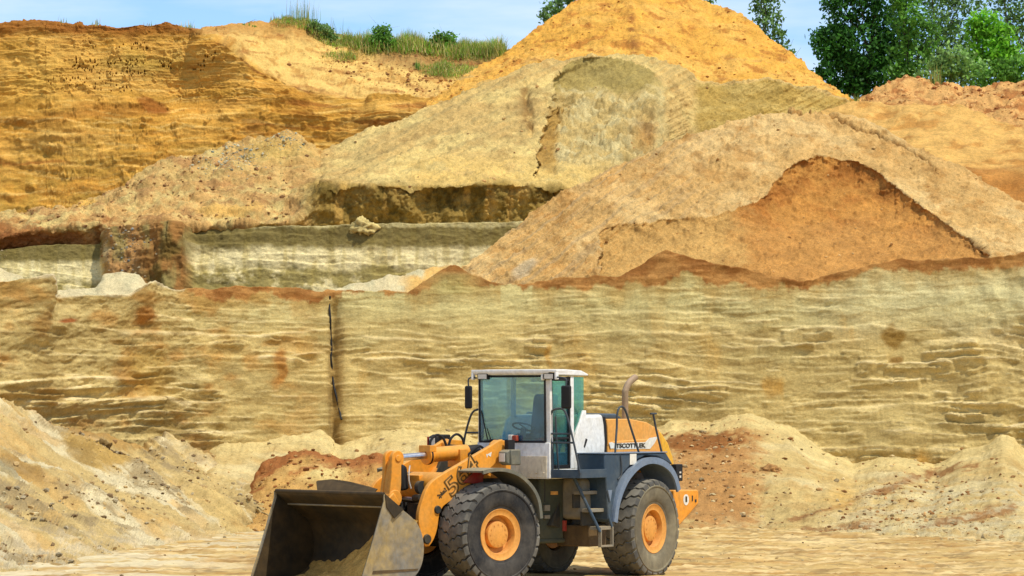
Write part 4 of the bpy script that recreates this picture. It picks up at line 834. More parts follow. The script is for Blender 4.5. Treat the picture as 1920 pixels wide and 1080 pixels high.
for y in (-.50, .82):
    b = MB(); b.box(.80, .885, y-.105, y+.105, 3.375, 3.485); lp = b.build('work_lamp', P_BLACK, root, .01)
    b = MB(); b.box(.886, .893, y-.085, y+.085, 3.385, 3.465); b.build('lens', P_LENS, lp)
b = MB(); b.prism([(.788, 2.33), (.796, 2.33), (.812, 3.43), (.804, 3.43)], -.60, .685); b.build('windscreen', GLASS, root)
b = MB()
for y0, y1 in ((-.625, -.59), (.68, .705)): b.prism([(.77, 2.31), (.802, 2.31), (.818, 3.44), (.786, 3.44)], y0, y1)
b.box(.77, .806, -.62, .70, 2.305, 2.34); b.box(.785, .82, -.62, .70, 3.41, 3.445); b.build('windscreen_seal', P_BLACK, cab, .004)
b = MB(); b.prism([(.11, 1.87), (.66, 1.87), (.68, 2.3), (.72, 3.40), (.11, 3.40)], .735, .743); dg = b.build('door', GLASSG, root)
b = MB()
for q in ([(.64, 1.87), (.70, 1.87), (.76, 3.42), (.69, 3.42)], [(.10, 1.87), (.15, 1.87), (.15, 3.42), (.10, 3.42)], [(.12, 1.87), (.66, 1.87), (.66, 1.93), (.12, 1.93)], [(.12, 3.35), (.72, 3.35), (.72, 3.42), (.12, 3.42)], [(.12, 2.36), (.70, 2.36), (.70, 2.40), (.12, 2.40)]): b.prism(q, .725, .775)
b.build('frame', P_BLACK, dg, .004)
b = MB(); b.box(.17, .62, .70, .72, 1.93, 2.36); b.build('lower_panel', P_DARK, dg)
b = MB(); b.tube([(.18, .77, 2.30), (.18, .80, 2.38)], .015, 6); b.build('handle', P_BLACK, dg)
b = MB(); b.prism([(-.02, 2.44), (.0, 3.42), (-.36, 3.42), (-.36, 2.86), (-.28, 2.78)], .752, .760); b.build('side_window', GLASSG, root)
b = MB(); b.box(-.385, -.377, -.62, .70, 2.5, 3.42); b.build('rear_window', GLASSC, root)
b = MB(); b.box(-.33, .69, -.700, -.692, 2.1, 3.42); b.build('side_window', GLASSC, root)
b = MB(); b.prism([(-.2, 2.30), (.30, 2.30), (.34, 2.40), (.30, 2.46), (-.18, 2.44)], -.2, .32); b.prism([(-.22, 2.40), (-.08, 2.40), (-.20, 3.05), (-.26, 3.14), (-.34, 3.10)], -.16, .28); b.box(-.1, .2, -.1, .2, 1.86, 2.3)
b.prism([(-.14, 2.62), (.14, 2.62), (.14, 2.68), (-.14, 2.68)], .28, .34); b.build('seat', P_SEAT, root, .04, seg=3)
b = MB(); b.tube([(.60, .06, 1.9), (.46, .06, 2.55)], .05, 10); b.build('steering_column', P_NAVY, root)
b = MB(); cir = [(.46+.2*math.sin(.4)*math.cos(a)*0+.19*math.cos(a)*.92, .06+.19*math.sin(a), 2.57-.19*math.cos(a)*(-.35)) for a in [2*math.pi*k/24 for k in range(25)]]
b.tube(cir, .016, 8); b.tube([cir[0], cir[12]], .012, 6); b.build('steering_wheel', P_BLACK, root)
b = MB(); b.prism([(.5, 2.1), (.68, 2.1), (.70, 2.36), (.58, 2.36)], -.6, .6); b.build('dashboard', P_NAVY, root, .02)
b = MB(); b.tube(arc([(.835, -.42, 2.33), (.82, -.50, 2.6), (.825, -.56, 2.85)], 4), .010, 6); b.tube([(.835, -.35, 2.33), (.815, -.45, 2.55)], .008, 6); b.tube([(.83, -.36, 2.31), (.84, -.36, 2.36)], .03, 10); b.build('wiper', P_BLACK, root)
b = MB(); b.box(.82, .90, .02, .10, 2.34, 2.44); b.build('marker_lamp', P_LENS, cab, .01)
b = MB(); b.box(.82, .90, .10, .19, 2.335, 2.43); b.build('red_marker', P_RED, cab, .01)
for y0, y1, ys, yc in ((1.08, 1.27, .84, 1.17), (-.84, -.70, -.64, -.77)):
    b = MB(); b.box(.87, .93, y0, y1, 2.88, 3.27); m_ = b.build('mirror', P_BLACK, root, .03, seg=3)
    b = MB(); b.tube(arc([(.84, ys, 3.40), (.88, (ys+yc)/2, 3.41), (.90, yc, 3.38), (.90, yc, 3.25)], 4), .014, 6); b.build('arm', P_RAIL, m_)

# front frame
b = MB(); b.box(-.05, 2.5, -.36, .36, .72, 1.3); b.tube([(1.84, -.9, .8), (1.84, .9, .8)], .24, 16)
for s_ in (1, -1): b.prism([(1.46, 2.28), (1.20, 2.26), (1.0, 1.7), (.9, 1.2), (2.2, 1.0), (2.3, 1.3), (1.75, 1.72)], *sorted((s_*.56, s_*.63)))
b.build('front_frame', P_DARK, root, .01, RZF)
b = MB(); b.box(-.12, .42, -.62, .62, .66, 1.70); b.box(-.14, .46, -.64, .64, .60, .68); hb = b.build('hitch_box', P_GREEN, root, .03, RZF)
b = MB(); b.box(.02, .18, .622, .632, 1.42, 1.48); b.build('reflector', P_HOOD, hb)
for q in ((1.15, 1.25), (1.02, 1.08)): b = MB(); b.box(.22, .34, .622, .66, *q); b.build('valve', P_TANK, hb)
for s_ in (1, -1):
    b = MB(); b.prism([(1.50, 2.30), (1.40, 2.36), (1.12, 2.34), (1.12, 1.72), (1.85, 1.72), (1.55, 1.98)], *sorted((s_*.575, s_*.70))); b.build('arm_tower', P_OR, root, .012, RZF)
# lift arms
AP = [(1.36, 2.37), (1.45, 2.345)] + arc2([(1.6, 2.27), (2.3, 1.96), (2.75, 1.755), (2.95, 1.61), (3.08, 1.36), (3.15, 1.12), (3.12, .86), (3.01, .62)], 3) + arc2([(2.93, .62), (2.84, .72), (2.76, .90), (2.71, 1.16), (2.62, 1.28)], 3) + [(2.40, 1.40), (1.83, 1.74), (1.52, 1.96), (1.30, 2.22)]
for s_ in (1, -1):
    b = MB(); b.prism(AP, *sorted((s_*.68, s_*.77))); ar = b.build('lift_arm', P_OR, root, .012, RZF)
    b = MB(); b.lathe([(0, .80), (.07, .80), (.085, .77), (.085, .66)], 20, (2.98, 0, .74))
    if s_ < 0: bmesh.ops.scale(b.bm, vec=(1, -1, 1), verts=b.bm.verts)
    b.build('pivot_pin', P_DARK, ar)
    b = MB(); b.lathe([(0, .80), (.06, .80), (.07, .77)], 20, (2.76, 0, 1.22))
    if s_ < 0: bmesh.ops.scale(b.bm, vec=(1, -1, 1), verts=b.bm.verts)
    b.build('pivot_pin', P_DARK, ar)
    if s_ > 0:
        ca, sa = math.cos(math.radians(38)), math.sin(math.radians(38)); R_, U_ = (-ca, 0, sa), (sa, 0, ca)
        lettering('lettering', '564', .42, P_INKA, ar, (2.235, .776, 1.765), R_, U_, outline=.011, bold=.006, width=.80)
        lettering('lettering', '564', .40, P_HOOD, ar, (2.235, .7715, 1.765), R_, U_, bold=.012, depth=.001, width=.78)
        lettering('small_lettering', '2plus2', .10, P_INK, ar, (2.66, .773, 1.49), R_, U_, bold=.004, depth=.002, width=.22)
        b = MB(); b.prism([(1.70, 2.12), (1.62, 2.08), (1.60, 2.16)], .770, .775); b.prism([(1.70, 2.06), (1.68, 2.12), (1.72, 2.13)], .770, .775); b.build('small_mark', P_DECAL, ar)
b = MB(); b.tube([(2.56, -.69, 1.62), (2.56, .69, 1.62)], .21, 24)
b.prism([(2.40, 1.5), (2.72, 1.5), (2.78, 1.78), (2.4, 1.82)], -.30, .30); b.build('cross_tube', P_OR, root, .01, RZF)
b = MB(); b.tube([(2.79, .33, 1.58), (2.79, .42, 1.58)], .11, 14); b.tube([(2.78, .2, 1.40), (2.88, .5, 1.42)], .06, 10); b.build('hose_joint', P_DARK, root, 0, RZF)
# tilt lever and cylinder
b = MB()
lv = [(3.08+.13*math.cos(a), 2.06+.13*math.sin(a)) for a in [math.radians(-5+k*19) for k in range(10)]]
for y0, y1 in ((-.13, -.05), (.05, .13)): b.prism([(3.28, 1.40), (3.22, 1.75)]+lv+[(2.99, 1.75), (3.04, 1.40)], y0, y1)
b.prism([(3.27, 1.38), (3.21, 1.78), (3.17, 2.02), (3.13, 2.02), (3.06, 1.38)], -.05, .05)
b.tube([(3.15, -.15, 1.40), (3.15, .15, 1.40)], .14, 20); b.tube([(3.08, -.15, 2.06), (3.08, .15, 2.06)], .06, 16); b.build('tilt_lever', P_OR, root, .012, RZF)
b = MB(); b.prism([(3.02, 1.52), (3.02, 1.98), (2.90, 1.92), (2.86, 1.54)], -.14, .16); b.build('lever_hoses', P_BLACK, root, .04, RZF)
b = MB(); b.tube(arc([(2.89, .205, 1.94), (2.92, .215, 1.82), (2.91, .21, 1.68), (2.86, .2, 1.56)], 5), .012, 6); b.build('white_hose', P_LENS, root, 0, RZF)
b = MB(); b.tube([(3.15, -.26, 1.38), (3.6, -.26, 1.02)], .06, 8); b.prism([(3.2, 1.5), (3.05, 1.3), (3.6, .92), (3.68, 1.1)], -.17, .17); b.build('tilt_link', P_OR, root, .02, RZF)
b = MB(); b.tube([(2.36, 0, 2.105), (1.52, 0, 2.155)], .125, 20); b.tube([(2.40, 0, 2.10), (2.30, 0, 2.108)], .155, 20); b.box(1.62, 1.78, -.17, .17, 1.90, 2.2); b.box(2.28, 2.42, -.15, .15, 2.16, 2.27)
tc_ = b.build('tilt_cylinder', P_OR, root, .006, RZF)
b = MB(); b.tube([(3.02, 0, 2.065), (2.38, 0, 2.102)], .058, 16); b.build('piston_rod', P_CHROME, tc_)
b = MB(); b.tube([(2.345, 0, 2.104), (2.375, 0, 2.102)], .16, 20); b.build('collar', P_BLACK, tc_)
for s_ in (1, -1):
    b = MB(); b.tube([(1.15, s_*.47, 1.2), (2.05, s_*.47, 1.32)], .10, 16); lc = b.build('lift_cylinder', P_BLACK, root, 0, RZF)
    b = MB(); b.tube([(2.0, s_*.47, 1.315), (2.6, s_*.47, 1.38)], .05, 12); b.build('piston_rod', P_CHROME, lc)
b = MB(); b.prism([(2.25, 1.66), (1.85, 1.62), (1.80, 1.86), (1.95, 1.90)], .78, .84); b.build('red_guard', P_RED, root, .01, RZF)
b = MB()
for p_ in ([(2.2, -.12, 2.20), (2.19, -.12, 2.34), (2.08, -.1, 2.44), (1.95, -.08, 2.38), (1.86, -.08, 2.20)], [(1.82, -.1, 2.18), (1.78, -.1, 2.36), (1.66, -.08, 2.45), (1.54, -.06, 2.36), (1.50, -.06, 2.1)], [(1.6, .15, 2.1), (1.4, .2, 2.25), (1.25, .2, 2.15)]): b.tube(arc(p_, 6), .022, 8)
b.tube([(1.5, -.05, 2.16), (1.25, -.02, 2.18)], .10, 12); b.build('hydraulic_hoses', P_BLACK, root, 0, RZF)
# headlamps on the front frame
for s_ in (1, -1):
    b = MB(); z0 = 2.0 if s_ > 0 else 2.24
    b.box(1.20, 1.42, *sorted((s_*.80, s_*1.06)), z0-.06, z0+.20); b.prism([(1.42, z0-.06), (1.50, z0-.02), (1.50, z0+.16), (1.42, z0+.20)], *sorted((s_*.82, s_*1.04)))
    hl = b.build('headlamp', P_FEND if s_ > 0 else P_BLACK, root, .02, RZF)
    b = MB(); b.box(1.502, 1.512, *sorted((s_*.86, s_*1.0)), z0+.0, z0+.14); b.build('lens', P_LENS, hl)
    b = MB(); b.box(1.22, 1.36, *sorted((s_*.82, s_*.92)), z0+.20, z0+.36) if s_ > 0 else b.tube([(1.3, -.9, 1.85), (1.3, -.9, 2.2)], .03, 8); b.build('bracket', P_BLACK, hl)
    if s_ < 0: b = MB(); b.box(1.44, 1.50, -1.075, -1.05, 2.24, 2.40); b.build('red_edge', P_RED, hl)
# front fenders
fa = arc2([(2.32, 1.86), (2.2, 1.885), (2.02, 1.905), (1.80, 1.89), (1.55, 1.82), (1.34, 1.69), (1.17, 1.52), (1.07, 1.32), (1.03, 1.06)], 4)
for s_ in (1, -1):
    b = MB(); b.band(fa, inset(fa, .03, (1.84, .8)), *sorted((s_*.74, s_*1.41))); b.band(inset(fa, -.004, (1.84, .8)), inset(fa, .055, (1.84, .8)), *sorted((s_*1.385, s_*1.42)))
    b.build('front_fender', P_FEND, root, 0, RZF, 40)
# bucket
def bucket():
    bo = arc2([(4.42, 1.52), (4.22, 1.36), (3.95, 1.20), (3.74, 1.03), (3.63, .82), (3.60, .58), (3.66, .33), (3.82, .15), (4.05, .06), (4.4, .03), (4.78, .02)], 4)
    bi = inset(bo, .04, (4.5, .7))
    bi[0] = (4.42, 1.475); bi[-1] = (4.78, .055)
    b = MB(); b.band(bo, bi, -1.43, 1.43)
    b.tube([(4.42, -1.45, 1.515), (4.42, 1.45, 1.515)], .035, 10)
    b.box(3.35, 3.615, -.55, -.40, .45, .95); b.box(3.35, 3.615, .40, .55, .45, .95); b.box(3.45, 3.64, -.2, .2, .72, 1.0)
    bk = b.build('bucket', P_STIN, root, .006, RZF)
    out = [p for p in bo]
    side = out + [(4.90, .05), (4.87, .16), (4.72, .55), (4.42, 1.40)]
    for s_ in (1, -1):
        b = MB(); b.prism(side, *sorted((s_*1.43, s_*1.446))); b.build('shade_skin', P_STIN, bk)  # added dark skin, standing in for the shade inside the bucket
        b = MB(); b.prism(side, *sorted((s_*1.4465, s_*1.465))); sp = b.build('side_plate', P_STEEL, bk, .004)
        b = MB(); b.prism([(4.44, 1.50), (4.20, 1.34), (4.26, 1.18), (4.60, .50), (4.74, .05), (4.93, .04), (4.89, .18), (4.74, .56), (4.44, 1.40)], *sorted((s_*1.466, s_*1.492))); b.build('wear_strip', P_STEEL, sp, .006)
        b = MB(); b.prism([(4.43, 1.52), (4.20, 1.36), (4.05, 1.26), (4.24, 1.12), (4.40, 1.30)], *sorted((s_*1.494, s_*1.51))); b.build('corner_plate', P_STIN, sp, .004)
        b = MB(); b.prism([(3.72, .30), (3.74, .27), (4.70, .24), (4.70, .29)], *sorted((s_*1.466, s_*1.476))); b.build('weld_seam', P_HAT, sp)
    b = MB(); b.prism([(4.70, .0), (4.70, .06), (5.02, .035), (5.04, .02), (5.02, .0)], -1.47, 1.47); b.build('cutting_edge', P_STEEL, bk, .004)
    b = MB(); b.tube([(4.19, -1.42, 1.30), (4.19, 1.42, 1.30)], .022, 6); b.build('inner_seam', P_STEEL, bk)
    b = MB(); b.poly([(4.43, -.30, 1.52), (4.43, 1.20, 1.53), (4.38, 1.22, 1.59), (4.33, .9, 1.61), (4.30, .35, 1.66), (4.31, -.1, 1.70), (4.32, -.48, 1.68),
                      (4.40, -.30, 1.52), (4.40, 1.20, 1.53), (4.35, 1.22, 1.59), (4.30, .9, 1.63), (4.27, .35, 1.70), (4.28, -.1, 1.73), (4.29, -.48, 1.70)],
                     [(0, 1, 2, 3, 4, 5, 6), (13, 12, 11, 10, 9, 8, 7)]+[(i, (i+1) % 7, (i+1) % 7+7, i+7) for i in range(7)])
    b.build('spill_guard', P_STIN, bk, .003)
bucket()
# sand left in the bucket
def bucket_sand():
    n, m = 60, 40; V = []; Cc = []
    Mx = Matrix.Translation((JX, JY, 0)) @ Matrix.Rotation(math.radians(220), 4, 'Z')
    for i in range(n):
        for j in range(m):
            y = -1.41+2.82*i/(n-1); t = j/(m-1); x = 3.68+1.1*t
            h = .12 + .75*sst(-.9, 1.1, y)*(1-t)**1.1 + .10*fbm(x*2.5, y*2.5, 1, 4) ; zf = np.interp(x, [3.66, 3.82, 4.05, 4.4, 4.8], [.36, .19, .10, .075, .06])
            z = zf - .12 + h*(.4+.6*sst(1.15, .5, t)); V.append(Mx @ Vector((x, y, float(z)))); q = float(noise(x*6, y*6, 2))
            Cc.append(lin((212+20*q, 164+20*q, 86+14*q)))
    ix = np.arange(n*m).reshape(n, m); F = np.stack([ix[:-1, :-1], ix[1:, :-1], ix[1:, 1:], ix[:-1, 1:]], -1).reshape(-1, 4)
    o = np_mesh('sand', np.array(V), F, M_TALUS, np.array(Cc)); tag(o, 'ochre sand left lying on the floor of the loader bucket', 'sand', kind='stuff')
bucket_sand()

# ------------------------------------------------------------------ rubble lying on the slopes
ICO = None
def ico():
    global ICO
    if ICO is None:
        bm = bmesh.new(); bmesh.ops.create_icosphere(bm, subdivisions=1, radius=1); bm.verts.ensure_lookup_table()
        ICO = (np.array([v.co for v in bm.verts]), np.array([[v.index for v in f.verts] for f in bm.faces])); bm.free()
    return ICO
def rocks(name, surf, dens, n, smin, smax, cols, seed, flat=.65, mat=None, sink=.25):
    PX, PY, P, Nn = surf; rg_ = np.random.RandomState(seed)
    d = (np.clip(dens(PX, PY, P), 0, None)*((PX > -70) & (PX < 1990))).ravel(); area = np.linalg.norm(np.cross(np.gradient(P, axis=1), np.gradient(P, axis=0)), axis=-1).ravel()
    w = d*area; w /= w.sum(); idx = rg_.choice(len(w), n, p=w)
    iv, fi = ico(); nv = len(iv); V = np.empty((n, nv, 3)); C = np.empty((n, nv, 3))
    smin, smax = smin*.62, smax*.62; s = smin + (smax-smin)*rg_.rand(n)**6.0
    for k in range(n):
        v = iv*(1+.35*rg_.randn(nv, 1)*.6); v = v*np.array([1, .7+.5*rg_.rand(), flat*(.6+.8*rg_.rand())])
        a = rg_.rand()*6.28; ca, sa = math.cos(a), math.sin(a); v = v @ np.array([[ca, sa, 0], [-sa, ca, 0], [0, 0, 1]])
        p = P.reshape(-1, 3)[idx[k]]; V[k] = p + v*s[k] + np.array([0, 0, s[k]*(flat-sink)*.6]); C[k] = lin(cols[rg_.randint(len(cols))])*(.75+.5*rg_.rand())
    F = (fi[None]+np.arange(n)[:, None, None]*nv).reshape(-1, 3)
    o = np_mesh(name, V.reshape(-1, 3), F, mat or M_TALUS, C.reshape(-1, 3), smooth=False); tag(o, kind='stuff'); return o
g = lambda px, py, cx, cy, sx, sy: np.exp(-((px-cx)/sx)**2-((py-cy)/sy)**2)
def dl(px, py, P):
    u = py-.62*px; return .12 + 2.2*sst(.0, .4, fbm(u*.016+9, (px+py)*.002, 13, 3)) + 3*g(px, py, 430, 850, 60, 18) + 2*g(px, py, 250, 930, 120, 40)
BR = [(186, 156, 104), (196, 166, 110), (150, 118, 76), (206, 186, 136), (166, 150, 116), (120, 98, 68)]
rocks('rubble', SURF['left'], dl, 2600, .016, .13, BR, 1)['label'] = 'scattered stones and clods on the pale left slope'
def dt(px, py, P): return .25 + 3.2*g(px, py, 1340, 905, 90, 75) + 2.0*g(px, py, 1700, 960, 170, 45) + 3*g(px, py, 1350, 830, 80, 18)
rocks('rubble', SURF['talus'], dt, 3200, .016, .12, [(176, 132, 80), (196, 154, 98), (146, 104, 60), (206, 182, 130), (170, 148, 106)], 2)['label'] = 'brown stones and clods on the sand at the foot of the wall'
rocks('rubble', SURF['heap'], lambda px, py, P: 1+0*px, 900, .02, .12, [(150, 94, 48), (190, 150, 92), (120, 72, 36)], 3)['label'] = 'clods of brown soil on the low heap behind the bucket'
def d2(px, py, P): return .05 + 2.2*sst(620, 500, px)*sst(430, 412, py) + .6*g(px, py, 1150, 270, 90, 50)
rocks('rubble', SURF['m2'], d2, 1300, .02, .14, [(190, 148, 90), (172, 128, 78), (204, 166, 104), (146, 108, 68)], 4)['label'] = 'clods and stones on the long heap'
rocks('rubble', SURF['m2'], lambda px, py, P: g(px, py, 450, 290, 35, 13)+g(px, py, 535, 265, 35, 10)+.7*g(px, py, 420, 315, 50, 14), 700, .025, .10, [(176, 172, 140), (156, 158, 134), (190, 180, 146)], 5)['label'] = 'grey green stones on the small summit under the cliff'
rocks('rubble', SURF['w2'], lambda px, py, P: g(px, py, 240, 470, 32, 40)+.5*g(px, py, 10, 470, 16, 20), 260, .025, .10, [(160, 132, 92), (140, 140, 128), (120, 80, 44), (180, 160, 120)], 6)['label'] = 'stones spilling over the bench wall'
rocks('rubble', SURF['m1'], lambda px, py, P: .4+1.2*g(px, py, 1560, 450, 130, 40), 600, .02, .09, [(198, 154, 92), (178, 132, 74), (210, 172, 110)], 7)['label'] = 'clods on the right sand cone'
rocks('rubble', SURF['m3'], lambda px, py, P: 1+0*px, 800, .025, .12, [(206, 142, 62), (180, 118, 56), (220, 166, 84)], 8)['label'] = 'clods on the ochre cone'
rocks('rubble', SURF['m5'], lambda px, py, P: 1+0*px, 900, .03, .18, [(196, 142, 84), (160, 100, 56), (212, 166, 104)], 9)['label'] = 'lumps of soil on the reddish heap below the trees'
rocks('rubble', SURF['w3'], lambda px, py, P: g(px, py, 800, 150, 90, 25)+g(px, py, 650, 120, 60, 20), 500, .03, .14, [(180, 130, 74), (140, 96, 58)], 10)['label'] = 'clods below the grassy rim'
X, Y, Z, inn = SURF['floor']; Xi, Yi, Zi = X[4+4:-8, 4:-8], Y[8:-8, 4:-8], Z[8:-8, 4:-8]
Pf = np.stack([X, Y, Z], -1)[4:-4, 4:-4]
rocks('rubble', (Pf[..., 0], Pf[..., 1], Pf, Pf), lambda a, b_, P: ((np.abs(a) < 13) & (b_ < 96) & (np.hypot((a+.8)/4.3, (b_-64.6)/3.2) > 1))*(.4+sst(0, .4, noise(a*.5, b_*.8, 3))), 2200, .012, .07, BR, 11)['label'] = 'small stones on the quarry floor'

def near(surf, px, py):
    PX, PY, P, Nn = surf; j = int(np.argmin(np.abs(PX[0]-px))); i = int(np.argmin(np.abs(PY[:, j]-py))); return P[i, j]
def boulder(px, py, s, surf, label, colr, seed):
    bm = bmesh.new(); bmesh.ops.create_icosphere(bm, subdivisions=4, radius=1); v = np.array([q.co for q in bm.verts]); f = np.array([[q.index for q in p.verts] for p in bm.faces]); bm.free()
    n_ = fbm(v[:, 0]*1.3+seed, v[:, 1]*1.3, v[:, 2]*1.3, 5, .6); v = v*(1+.75*n_[:, None])*np.array(s)
    p = near(surf, px, py); o = np_mesh('boulder', v, f, M_TALUS, lin(colr)*(1+.5*n_[:, None])); o.location = (p[0], p[1]+s[1]*.1, p[2]-s[2]*.2); tag(o, label, 'boulder', 'boulders in the quarry'); return o
boulder(680, 424, (.36, .3, .26), SURF['w2'], 'pale rounded boulder on the top edge of the far bench wall', (200, 178, 112), 1)
boulder(1445, 880, (.30, .25, .15), SURF['talus'], 'flat brown boulder in the sand behind the rear of the loader', (170, 126, 74), 2)
boulder(186, 840, (.20, .2, .14), SURF['left'], 'dark boulder high on the pale left slope', (120, 96, 56), 3)

# a dark hose down the lower wall, half buried
hp = [(616, 556), (617, 572), (620, 596), (624, 622), (626, 648), (627, 668), (629, 690), (631, 714), (634, 738), (637, 762), (641, 786)]
pts = [near(SURF['w1'], *q) for q in hp]; pts = arc([Vector(p)+Vector((0, -.01+.045*math.sin(k*2.3), 0)) for k, p in enumerate(pts)], 5)
b = MB(); b.tube(pts, .027, 8); o = b.build('hose', P_BLACK, None); tag(o, 'thin black hose hanging down the lower sand wall from its rim', 'hose')

# ------------------------------------------------------------------ plants
BARK = paint('bark', (92, 82, 66), .9, dust=.4, dustcol=(130, 124, 108))
def leaves(name, pts, size, mat, parent, rg_, long=1.8, up=.4):
    n = len(pts); s = size*(.6+.8*rg_.rand(n, 1)); a = rg_.randn(n, 3); a /= np.linalg.norm(a, axis=1, keepdims=True)
    nrm = rg_.randn(n, 3); nrm[:, 2] = np.abs(nrm[:, 2])+up; b_ = np.cross(nrm, a); b_ /= np.linalg.norm(b_, axis=1, keepdims=True)+1e-9
    V = np.stack([pts-a*s*long*.5, pts+b_*s*.5, pts+a*s*long*.5, pts-b_*s*.5], 1)
    return np_mesh(name, V.reshape(-1, 3), np.arange(4*n).reshape(n, 4), mat, None, smooth=False, parent=parent)
def cloud(blobs, Y, rg_, per, spread, depth=.8):
    out = []
    for cx, cy, rx, ry, k in blobs:
        c = unproj(cx, cy, Y); m = Y/FPX; n = int(k)
        d = rg_.randn(n, 3); d /= np.linalg.norm(d, axis=1, keepdims=True); d *= (.35+.65*rg_.rand(n, 1)**.5)
        cl = c + d*np.array([rx*m, (rx+ry)*.5*m*depth, ry*m])
        for q in cl: out.append(q+rg_.randn(per, 3)*spread*np.array([1, 1, .7]))
    return np.concatenate(out)
def tree(name, label, cat, blobs, Y, mat, base, per=14, spread=.16, size=.11, trunk=.12, seed=1, group='trees above the quarry', limbs=True, stemname='trunk'):
    rg_ = np.random.RandomState(seed); bx, bz = base
    P0 = np.array([bx, Y, bz]); root_ = empty(name, P0); tag(root_, label, cat, group)
    pts = cloud(blobs, Y, rg_, per, spread)-P0
    leaves('crown', pts, size, mat, root_, rg_)
    b = MB(); cs = [unproj(q[0], q[1], Y)-P0 for q in blobs]; top = max(cs, key=lambda q: q[2])
    tr = [Vector((0, 0, 0)), Vector((top[0]*.2+.05, .05, top[2]*.35)), Vector((top[0]*.6, 0, top[2]*.7)), Vector(top)]; tp = arc(tr, 5); nn_ = len(tp)
    b.tube(tp, [trunk*(1-.85*i/(nn_-1)) for i in range(nn_)], 8)
    if limbs:
        for c in cs:
            k = min(nn_-2, max(1, int(nn_*.9*max(.1, (c[2]-.25*top[2])/max(.1, top[2]))))); s_ = tp[k]; e = Vector(c)
            mid = (s_+e)*.5+Vector((0, 0, .12)); q = arc([s_, mid, e], 4); b.tube(q, [trunk*.45*(1-.8*i/(len(q)-1)) for i in range(len(q))], 6)
            for z_ in range(3): d = Vector(rg_.randn(3)).normalized()*(.25+.5*rg_.rand()); b.tube([mid, mid+d*.6, e+d], [trunk*.2, trunk*.13, trunk*.05], 5)
    b.build(stemname, BARK, root_); return root_
LF = {k: leaf_mat('leaf_'+k, lin(c), v) for k, c, v in (('dark', (72, 122, 48), .6), ('mid', (110, 158, 60), .55), ('grey', (122, 154, 84), .6), ('bright', (132, 192, 54), .5), ('willow', (140, 174, 92), .5), ('straw', (206, 186, 104), .4), ('straw2', (222, 204, 138), .3), ('grassg', (150, 168, 72), .45))}
ZB = 13.4
def xb(px, Y): return float(unproj(px, 100, Y)[0])
tree('tree', 'dense dark green tree, the broadest, left of the group above the reddish heap', 'tree', [(1596, 8, 58, 44, 120), (1650, -38, 80, 50, 130), (1562, 78, 44, 40, 95), (1618, 88, 76, 56, 190), (1578, 134, 52, 38, 110), (1655, 140, 60, 42, 130), (1672, 60, 46, 60, 120), (1610, 170, 60, 24, 60)], 160, LF['dark'], (xb(1615, 160), ZB), seed=1, trunk=.2, size=.12)
tree('tree', 'mid green tree with loose branches just right of the dark tree', 'tree', [(1705, 40, 34, 50, 60), (1712, 105, 34, 40, 60), (1695, 140, 30, 28, 36), (1738, 70, 24, 40, 36), (1690, -20, 40, 40, 50)], 157, LF['mid'], (xb(1705, 157), ZB), seed=2, spread=.18)
tree('tree', 'tall thin leaved tree with sky showing through, behind the bright green tree', 'tree', [(1765, 20, 44, 60, 80), (1745, -30, 50, 40, 60), (1790, 70, 34, 44, 56), (1752, 100, 28, 44, 46), (1810, -10, 40, 40, 50), (1800, 110, 30, 40, 36)], 172, LF['grey'], (xb(1770, 172), ZB), seed=3, spread=.24, per=12, size=.11)
tree('tree', 'sparse tall tree at the right edge with bare twigs', 'tree', [(1895, 10, 36, 46, 46), (1915, 70, 24, 60, 40), (1935, 20, 40, 60, 50), (1880, -30, 40, 30, 30)], 168, LF['grey'], (xb(1905, 168), ZB), seed=4, spread=.24, per=12)
tree('tree', 'bright yellow green tree in the middle of the group', 'tree', [(1850, 52, 34, 34, 60), (1828, 50, 22, 22, 26), (1868, 80, 36, 40, 70), (1846, 100, 40, 36, 60), (1885, 110, 26, 36, 36)], 155, LF['bright'], (xb(1856, 155), ZB), seed=5, spread=.15)
tree('bush', 'grey green willow bush on the crest in front of the trees', 'bush', [(1788, 118, 40, 34, 60), (1760, 136, 32, 24, 34), (1820, 138, 36, 26, 44), (1730, 150, 20, 16, 16)], 150, LF['willow'], (xb(1785, 150), ZB), seed=6, trunk=.06, group='bushes above the quarry', stemname='stem')
tree('bush', 'dark green bush on the crest at the right edge', 'bush', [(1880, 136, 32, 24, 44), (1912, 132, 28, 30, 44), (1850, 150, 24, 16, 20)], 149, LF['mid'], (xb(1890, 149), ZB), seed=7, trunk=.06, group='bushes above the quarry', stemname='stem')
tree('tree', 'slim young tree standing alone behind the right flank of the ochre cone', 'tree', [(1436, 8, 26, 24, 30), (1440, 42, 28, 24, 34), (1452, 70, 20, 16, 16), (1468, 86, 14, 10, 8), (1483, 100, 8, 7, 5), (1425, -20, 26, 20, 24)], 158, LF['grey'], (xb(1446, 158), ZB), seed=8, trunk=.07, per=12, spread=.12, size=.10)
tree('tree', 'small tree top showing behind the left flank of the ochre cone', 'tree', [(1046, 8, 26, 18, 26), (1028, 26, 14, 12, 10), (1070, -8, 26, 16, 22), (1022, 36, 8, 6, 5)], 158, LF['grey'], (xb(1050, 158), ZB), seed=9, trunk=.07, per=12, spread=.11, size=.10)
tree('tree', 'tree tip just visible behind the peak of the ochre cone', 'tree', [(1328, 2, 9, 5, 7), (1310, -16, 14, 10, 12)], 160, LF['grey'], (xb(1322, 160), ZB), seed=10, trunk=.05, per=10, spread=.09, size=.09)
